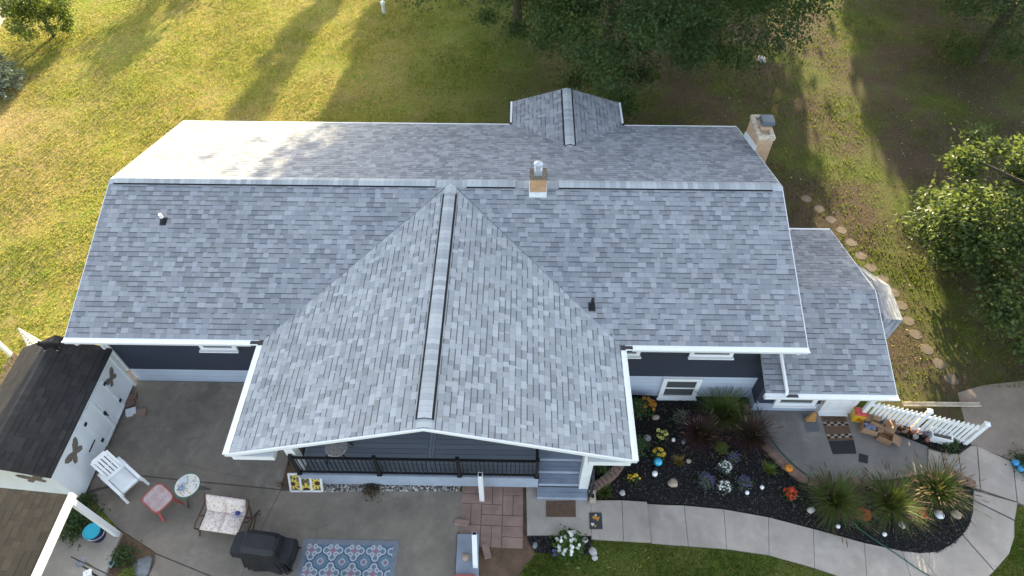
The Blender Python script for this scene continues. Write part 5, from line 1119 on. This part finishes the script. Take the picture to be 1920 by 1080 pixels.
def bloom(sz, fmat, eye, spike):
    b = MB(); n = 6
    for k_ in range(n):
        aa = 2*math.pi*k_/n; dx, dy = math.cos(aa), math.sin(aa); q = lambda f, w, z: (dx*sz*f-dy*sz*w, dy*sz*f+dx*sz*w, z)
        b.face([(0, 0, 0), q(.6, .35, .004), q(1, 0, .03 if spike else -.003), q(.6, -.35, .004)])
    if eye: b.lathe([(sz*.3, .004), (sz*.24, .012), (.001, .016)], L0, 6, 1)
    o = b.build('flower', [fmat, eye or fmat], None, loc=L0); a = o.data.attributes.new('tone', 'FLOAT', 'POINT'); a.data.foreach_set('value', [rng.random() for _ in o.data.vertices]); return o
def herb(name, px, py, label, r, h, n, size, mat, flowers=0, fmat=None, fsize=.035, dz=.05, cat='plant', group=None, z=None, spike=False, eye=None):
    q = G(px, py, dz) if z is None else tuple(map(float, at(px, py, z))); t = thing(name, label, cat, q, group)
    P = nr.normal(size=(n, 3))*[r*.45, r*.45, 0]; P[:, 2] = h*nr.random(n)**.7*np.exp(-(P[:, 0]**2+P[:, 1]**2)/(r*r)*.8)
    V, F = leaves(P, size, .45); np_mesh('leaves', V, F, mat, np.repeat(nr.random(n), 4), t)
    b = MB()
    for i in range(6): a = i*1.05; b.tube([(0, 0, -.02), (r*.3*math.cos(a), r*.3*math.sin(a), h*.6)], .006, 4)
    b.build('stems', BARK, t, loc=L0)
    if flowers:
        for i in range(flowers):
            a, rr = rng.uniform(0, 6.28), r*math.sqrt(rng.random())*.85; c = Vector((rr*math.cos(a), rr*math.sin(a), h*math.exp(-(rr/r)**2*.8)*rng.uniform(.85, 1.15)+.02))
            o = (bloom(fsize, fmat, eye, spike) if i < 3 else flw[i % 3].copy())
            if i < 3: flw = [o] if i == 0 else flw+[o]; o.parent = t
            else: COL.objects.link(o); o.parent = t
            o.location = c; o.rotation_euler = (rng.uniform(-.2, .8), rng.uniform(-.5, .5), rng.uniform(0, 6)); o.scale = [rng.uniform(.75, 1.2)]*3
    return t
EYE = Mat('dark_flower_eye').done((.05, .02, .01), .9)
herb('herb', 1277, 786, 'grey green bushy herb left of the tall fountain grass', .25, .4, 500, .06, GREY)
herb('herb', 1349, 840, 'bright lime herb between the two purple grasses', .2, .28, 350, .07, LIME)
herb('flower_plant', 1212, 766, 'orange daisies at the window corner of the bed', .26, .4, 300, .07, HERB, 30, P_ORG, .055, eye=EYE)
herb('flower_plant', 1240, 820, 'pale yellow flowers between the grey plaque and purple grass', .18, .3, 200, .06, HERB, 9, P_PALE, .06, eye=EYE)
herb('flower_plant', 1234, 856, 'yellow flowers right behind the turquoise gazing ball', .17, .35, 180, .06, HERB, 10, P_YEL, .06, eye=EYE)
herb('flower_plant', 1187, 902, 'yellow buds on a low plant near the porch steps', .2, .25, 200, .05, HERB, 14, P_YEL, .035)
herb('flower_plant', 1322, 905, 'purple lavender clump beside the white flowers', .24, .33, 420, .05, GREY, 26, P_PUR, .03, spike=True)
herb('flower_plant', 1393, 908, 'purple lavender clump right of the white flowers', .2, .3, 320, .05, GREY, 22, P_PUR, .03, spike=True)
herb('flower_plant', 1372, 862, 'faded lavender clump below the right purple grass', .2, .3, 300, .05, GREY, 14, P_PUR, .03, spike=True)
herb('flower_plant', 1356, 880, 'white flowering clump, upper of two in the bed', .2, .32, 350, .05, GREY, 36, P_WHT, .028)
herb('flower_plant', 1356, 917, 'white flowering clump, lower of two nearer the walk', .19, .3, 350, .05, GREY, 36, P_WHT, .028)
herb('flower_plant', 1478, 930, 'red flowers left of the left fountain grass', .2, .3, 240, .06, HERB, 36, P_RED, .042)
herb('flower_plant', 1614, 970, 'red flowers between left and middle fountain grasses', .21, .3, 260, .06, HERB, 44, P_RED, .042)
herb('flower_plant', 1721, 968, 'red flowers below the sunlit fountain grass', .19, .28, 220, .06, HERB, 38, petal('crimson_petal', (.5, .02, .03)), .04)
herb('flower_bush', 1064, 1026, 'green bush with large white flowers by the landing', .36, .55, 800, .085, leaf_mat('glossy_green_leaf', (.03, .08, .012), (.10, .2, .03), .35), 26, P_WHT, .055, dz=.07, cat='bush')
herb('flower_plant', 1041, 1038, 'small violet flowers in the bed below the landing', .08, .12, 60, .04, HERB, 10, petal('violet_petal', (.2, .16, .5)), .04)
herb('shrub', 1192, 770, 'green shrub in raised bed beside the foundation wall', .3, .5, 700, .06, HERB, dz=.2, cat='shrub')
herb('shrub', 1193, 838, 'green shrub in raised bed at the bend of the red wall', .3, .45, 600, .06, HERB, dz=.2, cat='shrub')
herb('shrub', 1124, 876, 'green shrub in raised bed under the porch roof corner', .32, .4, 600, .06, HERB, dz=.2, cat='shrub')
herb('shrub', 152, 985, 'green shrub under the white pavilion post', .5, .5, 1300, .07, HERB, cat='shrub')
herb('shrub', 165, 945, 'low green shrub against the shed corner', .25, .4, 500, .06, HERB, cat='shrub')
herb('plant', 236, 1046, 'green leafy plant in soil bed beside the grey stone', .3, .35, 600, .06, HERB)
herb('plant', 243, 1084, 'yellow green plant at the bottom of the soil bed', .25, .3, 400, .05, LIME)
herb('plant', 1776, 832, 'green plants in mulch under the picket fence end', .32, .25, 450, .06, HERB)
herb('plant', 1921, 872, 'low green plants inside the blue edging cups', .4, .25, 700, .06, HERB)
herb('plant', 697, 916, 'withered brown plant in the gravel below the deck', .26, .16, 420, .05, leaf_mat('brown_leaf', (.05, .035, .025), (.12, .085, .06)))
# trees
def tree(x, y, h, r, zlow, label, nclump, nleaf, size, mat, cat='tree', name='maple_tree', squash=1., clump_r=.75, lean=(0, 0), trunk_r=None, group=None, shell=.55):
    g = gz(x); t = thing(name, label, cat, (x, y, g), group); cz = (zlow+h)/2; rz_ = (h-zlow)/2
    d = unit(nr.normal(size=(nclump, 3))); rad = shell+(1-shell)*nr.random((nclump, 1))**.6
    d *= 1+.12*np.sin(d[:, :1]*5+x)+.10*np.cos(d[:, 1:2]*6+y)
    C_ = d*rad*[r, r*squash, rz_]+[lean[0], lean[1], cz]
    w_ = clump_r*(.6+.8*nr.random((nclump, 1)))
    per = nleaf//nclump; P = np.repeat(C_, per, 0)+nr.normal(size=(nclump*per, 3))*np.repeat(w_, per, 0)*[.62, .62, .36]
    out = unit(P-[lean[0], lean[1], cz*.8]); V, F = leaves(P, size, .3, out)
    tone = np.clip(np.repeat(nr.random((nclump, 1)), per, 0)[:, 0]*.5+nr.random(len(P))*.5, 0, 1)
    np_mesh('crown', V, F, mat, np.repeat(tone, 4), t)
    tr_ = trunk_r or r*.055; b = MB(); pts = [(0, 0, -.1), (.05, .03, zlow*.6), (lean[0]*.3, lean[1]*.3, cz*.8), (lean[0], lean[1], h*.8)]
    b.tube(pts, [tr_*1.25, tr_, tr_*.7, tr_*.15], 9)
    for i in range(min(12, nclump)):
        c = C_[i*(nclump//min(12, nclump))]; z0 = max(zlow*.7, min(c[2]-.6, h*.7)); s0 = (lean[0]*.4*z0/h, lean[1]*.4*z0/h, z0); mid_p = ((s0[0]+c[0])*.5, (s0[1]+c[1])*.5, (z0+c[2])*.5+.25); b.tube([s0, mid_p, tuple(c)], [tr_*.42, tr_*.25, .02], 6)
    b.build('trunk', BARK, t, loc=L0); return t
tree(11.2, 20.5, 13, 4.0, 2.0, 'dark green maple behind the house, left of the dormer', 130, 52000, .12, MAPLE, lean=(0, -4.2), clump_r=.6)
tree(15.6, 20.0, 14, 4.7, 1.5, 'large dark maple directly behind the dormer', 190, 76000, .12, MAPLE, lean=(0, -5.6), clump_r=.62)
tree(20.3, 20.5, 14, 4.4, 1.8, 'dark maple behind the house, right of the dormer', 150, 58000, .12, MAPLE, lean=(0, -4.2), clump_r=.6)
tree(32.9, 18.8, 9.5, 5.2, .9, 'maple with open dark crown at the upper right lawn', 150, 44000, .125, MAPLE, shell=.4)
tree(28.3, 4.6, 5.4, 4.4, .4, 'sunlit broad maple at the right edge of the lawn', 170, 46000, .14, MAPLE2, shell=.6, clump_r=.5)
tree(-10.9, 19.3, 3.2, 1.7, .1, 'small sunlit green tree at the upper left lawn', 80, 12000, .11, BUSH, clump_r=.4, shell=.2)
# pale spruce at the left edge
def spruce(x, y, h, r, label):
    t = thing('spruce_tree', label, 'tree', (x, y, gz(x))); P = []; b = MB(); b.tube([(0, 0, -.1), (0, 0, h*.96)], [.09, .01], 8)
    for k_ in range(26):
        z = .25+(h-.3)*k_/26; R_ = r*(1-z/h)+.1
        for j in range(9):
            a = 2*math.pi*j/9+k_*1.3+rng.uniform(-.2, .2); L = R_*rng.uniform(.8, 1.1); b.tube([(0, 0, z), (L*math.cos(a), L*math.sin(a), z-.1+.05*rng.random())], [.02, .006], 4)
            tt = nr.random(90)[:, None]; P.append(np.array([[L*math.cos(a), L*math.sin(a), -.08]])*tt+[0, 0, z]+nr.normal(size=(90, 3))*[.09, .09, .035])
    P = np.concatenate(P); V, F = leaves(P, .12, .2, unit(P*[1, 1, 0]+1e-4), .3); np_mesh('crown', V, F, SPRUCE, np.repeat(nr.random(len(P)), 4), t); b.build('trunk', BARK, t, loc=L0); return t
spruce(-11.4, 14.9, 3.4, 1.6, 'pale blue green spruce at the left picture edge')
# the belt of trees further back that shades the house and lawn
for i, (x, y, h, r, zl) in enumerate([(11.3, 46, 11.5, 2.7, .3), (15.2, 43, 23, 4.8, .8), (20.2, 41, 23, 5.4, .8), (24.7, 44, 22, 3.9, .3), (35.0, 45, 12.5, 3.0, .1), (38.8, 43, 13, 5.0, .8), (44, 40, 17, 5.4, 1.), (52, 36, 16, 5.5, 1)]):
    tree(x, y, h, r, zl, 'tall dense tree in the belt behind the lawn, %s from the left' % ordw[i], 220, 34000, .45, MAPLE, shell=.15, clump_r=min(1.1, r*.22), group='belt of trees behind the lawn')
tree(5.8, 48, 11.5, 1.05, .2, 'slim upright tree standing alone left of the tree belt', 70, 12000, .28, MAPLE, shell=.1, clump_r=.32)
tree(-5.4, 31, 4.2, 1.6, .6, 'small round tree beyond the upper left lawn', 40, 3000, .2, MAPLE2, shell=.2, clump_r=.5)
# ================================================================== GROUND COVER
def ground_points(poly, n, seed):
    g_ = np.random.default_rng(seed); p = np.array(poly)[:, :2]; lo_, hi_ = p.min(0), p.max(0); q = g_.random((n, 2))*(hi_-lo_)+lo_; return q[in_poly(q[:, 0], q[:, 1], poly)]
gzv = lambda X: np.where(X <= 9, .48, np.where(X >= 15.5, 0, .48*(15.5-X)/6.5))
back = [(-19, 27), (42, 27), (29, 1.0), (24.6, 1.0), (23.6, .4), (21.3, .4), (21.2, 5.3), (18.8, 5.3), (18.75, 8.95), (-.1, 8.95), (-.1, .5), (-2.8, .3), (-2.8, -2.5), (-8, -3)]
front = PX((1004, 1040), (1108, 1012), (1221, 1022), (1362, 1033), (1441, 1044), (1526, 1068), (1625, 1102), (1640, 1140), (1000, 1140), (960, 1100))
corner = PX((1908, 945), (1990, 975), (1990, 1140), (1800, 1140), (1866, 1075), (1893, 1042), (1903, 1008))
Q = np.concatenate([ground_points(back, 620000, 1), ground_points(front, 16000, 2), ground_points(corner, 9000, 3)])
stn = np.array([G(*s_)[:2] for s_ in steps]); dmin = np.min(np.linalg.norm(Q[:, None, :]-stn[None], axis=2), 1) if len(Q) < 1 else np.full(len(Q), 9.)
for s_ in stn: dmin = np.minimum(dmin, np.hypot(Q[:, 0]-s_[0], Q[:, 1]-s_[1]))
wav = lambda X, Y, f, p: np.sin(X*f+p+1.7*np.sin(Y*f*.7+p))*np.cos(Y*f*1.1+p*2+1.3*np.sin(X*f*.6))
patch = wav(Q[:, 0], Q[:, 1], .55, 1.)+.7*wav(Q[:, 0], Q[:, 1], 1.4, 2.)+.5*wav(Q[:, 0], Q[:, 1], 3.1, 4.)
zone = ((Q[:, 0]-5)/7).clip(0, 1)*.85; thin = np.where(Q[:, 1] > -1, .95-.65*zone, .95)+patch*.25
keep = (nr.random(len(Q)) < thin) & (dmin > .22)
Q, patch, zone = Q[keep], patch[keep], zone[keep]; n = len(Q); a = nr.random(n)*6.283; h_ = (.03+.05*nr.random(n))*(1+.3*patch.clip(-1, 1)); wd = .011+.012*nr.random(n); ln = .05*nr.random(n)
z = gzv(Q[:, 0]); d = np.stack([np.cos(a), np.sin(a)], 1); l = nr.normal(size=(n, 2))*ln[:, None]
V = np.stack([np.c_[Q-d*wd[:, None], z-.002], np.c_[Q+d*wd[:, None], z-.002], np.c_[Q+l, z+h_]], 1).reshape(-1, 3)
tone = np.clip(.58-patch*.2+nr.normal(size=n)*.24-zone*.6, 0, 1)  # blade colour also darkened over the shaded right lawn
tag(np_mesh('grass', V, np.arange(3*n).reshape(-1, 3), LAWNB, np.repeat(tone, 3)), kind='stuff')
def chips(name, poly, n, size, mats, off, lift=.02, seed=5):
    Q = ground_points(poly, n, seed); n = len(Q); P = np.c_[Q, gzv(Q[:, 0])+off+lift*nr.random(n)]; V, F = leaves(P, size, .8, None, .45, .1); mi = nr.integers(0, len(mats), n); return tag(np_mesh(name, V, F, None, np.repeat(nr.random(n), 4), mats=mats, midx=np.tile(mi, 2)), kind='stuff')
CH = [plain('black_chip', (.006, .006, .007)), plain('dark_brown_chip', (.024, .019, .016)), plain('grey_chip', (.06, .058, .056))]
CHT = plain('faded_tan_chip', (.16, .12, .085))
chips('mulch_chips', bed_poly, 30000, .055, [CH[0]]*8+[CH[1]]*8+[CH[2]]*4+[CHT], .05); chips('bed_chips', sbed, 1500, .05, CH, .065); chips('fence_bed_chips', fbed, 2500, .05, CH, .065)
# pebbles of the gravel strip
Q = ground_points(grav, 2600, 9); ico = bmesh.new(); bmesh.ops.create_icosphere(ico, subdivisions=1, radius=1); iv = np.array([v.co[:] for v in ico.verts]); if_ = np.array([[v.index for v in f.verts] for f in ico.faces]); ico.free()
n = len(Q); s_ = (.012+.022*nr.random((n, 1, 1)))*(.6+.7*nr.random((n, 1, 3))); V = iv[None]*s_*[1, 1, .7]+np.c_[Q, gzv(Q[:, 0])+.03][:, None]; F = (if_[None]+np.arange(n)[:, None, None]*len(iv)).reshape(-1, 3)
GM = [plain('pebble_tan', (.34, .29, .24)), plain('pebble_grey', (.2, .19, .18)), plain('pebble_dark', (.06, .055, .05)), plain('pebble_white', (.6, .58, .55))]
tag(np_mesh('gravel', V.reshape(-1, 3), F, None, mats=GM, midx=np.repeat(nr.integers(0, 4, n), len(if_))), kind='stuff')
# fallen leaves on the shaded lawn
fl = [(9, 9.2), (38, 26), (29, 1.2), (22, .8), (21.6, 5), (18.9, 9)]
Q = ground_points(fl, 1100, 12); P = np.c_[Q, gzv(Q[:, 0])+.05]; V, F = leaves(P, .075, .9); FL_ = [plain('yellow_fallen_leaf', (.4, .33, .1)), plain('brown_fallen_leaf', (.22, .13, .06)), plain('pale_fallen_leaf', (.4, .36, .26))]
tag(np_mesh('fallen_leaves', V, F, None, mats=FL_, midx=np.tile(nr.integers(0, 3, len(Q)), 2)), kind='stuff')
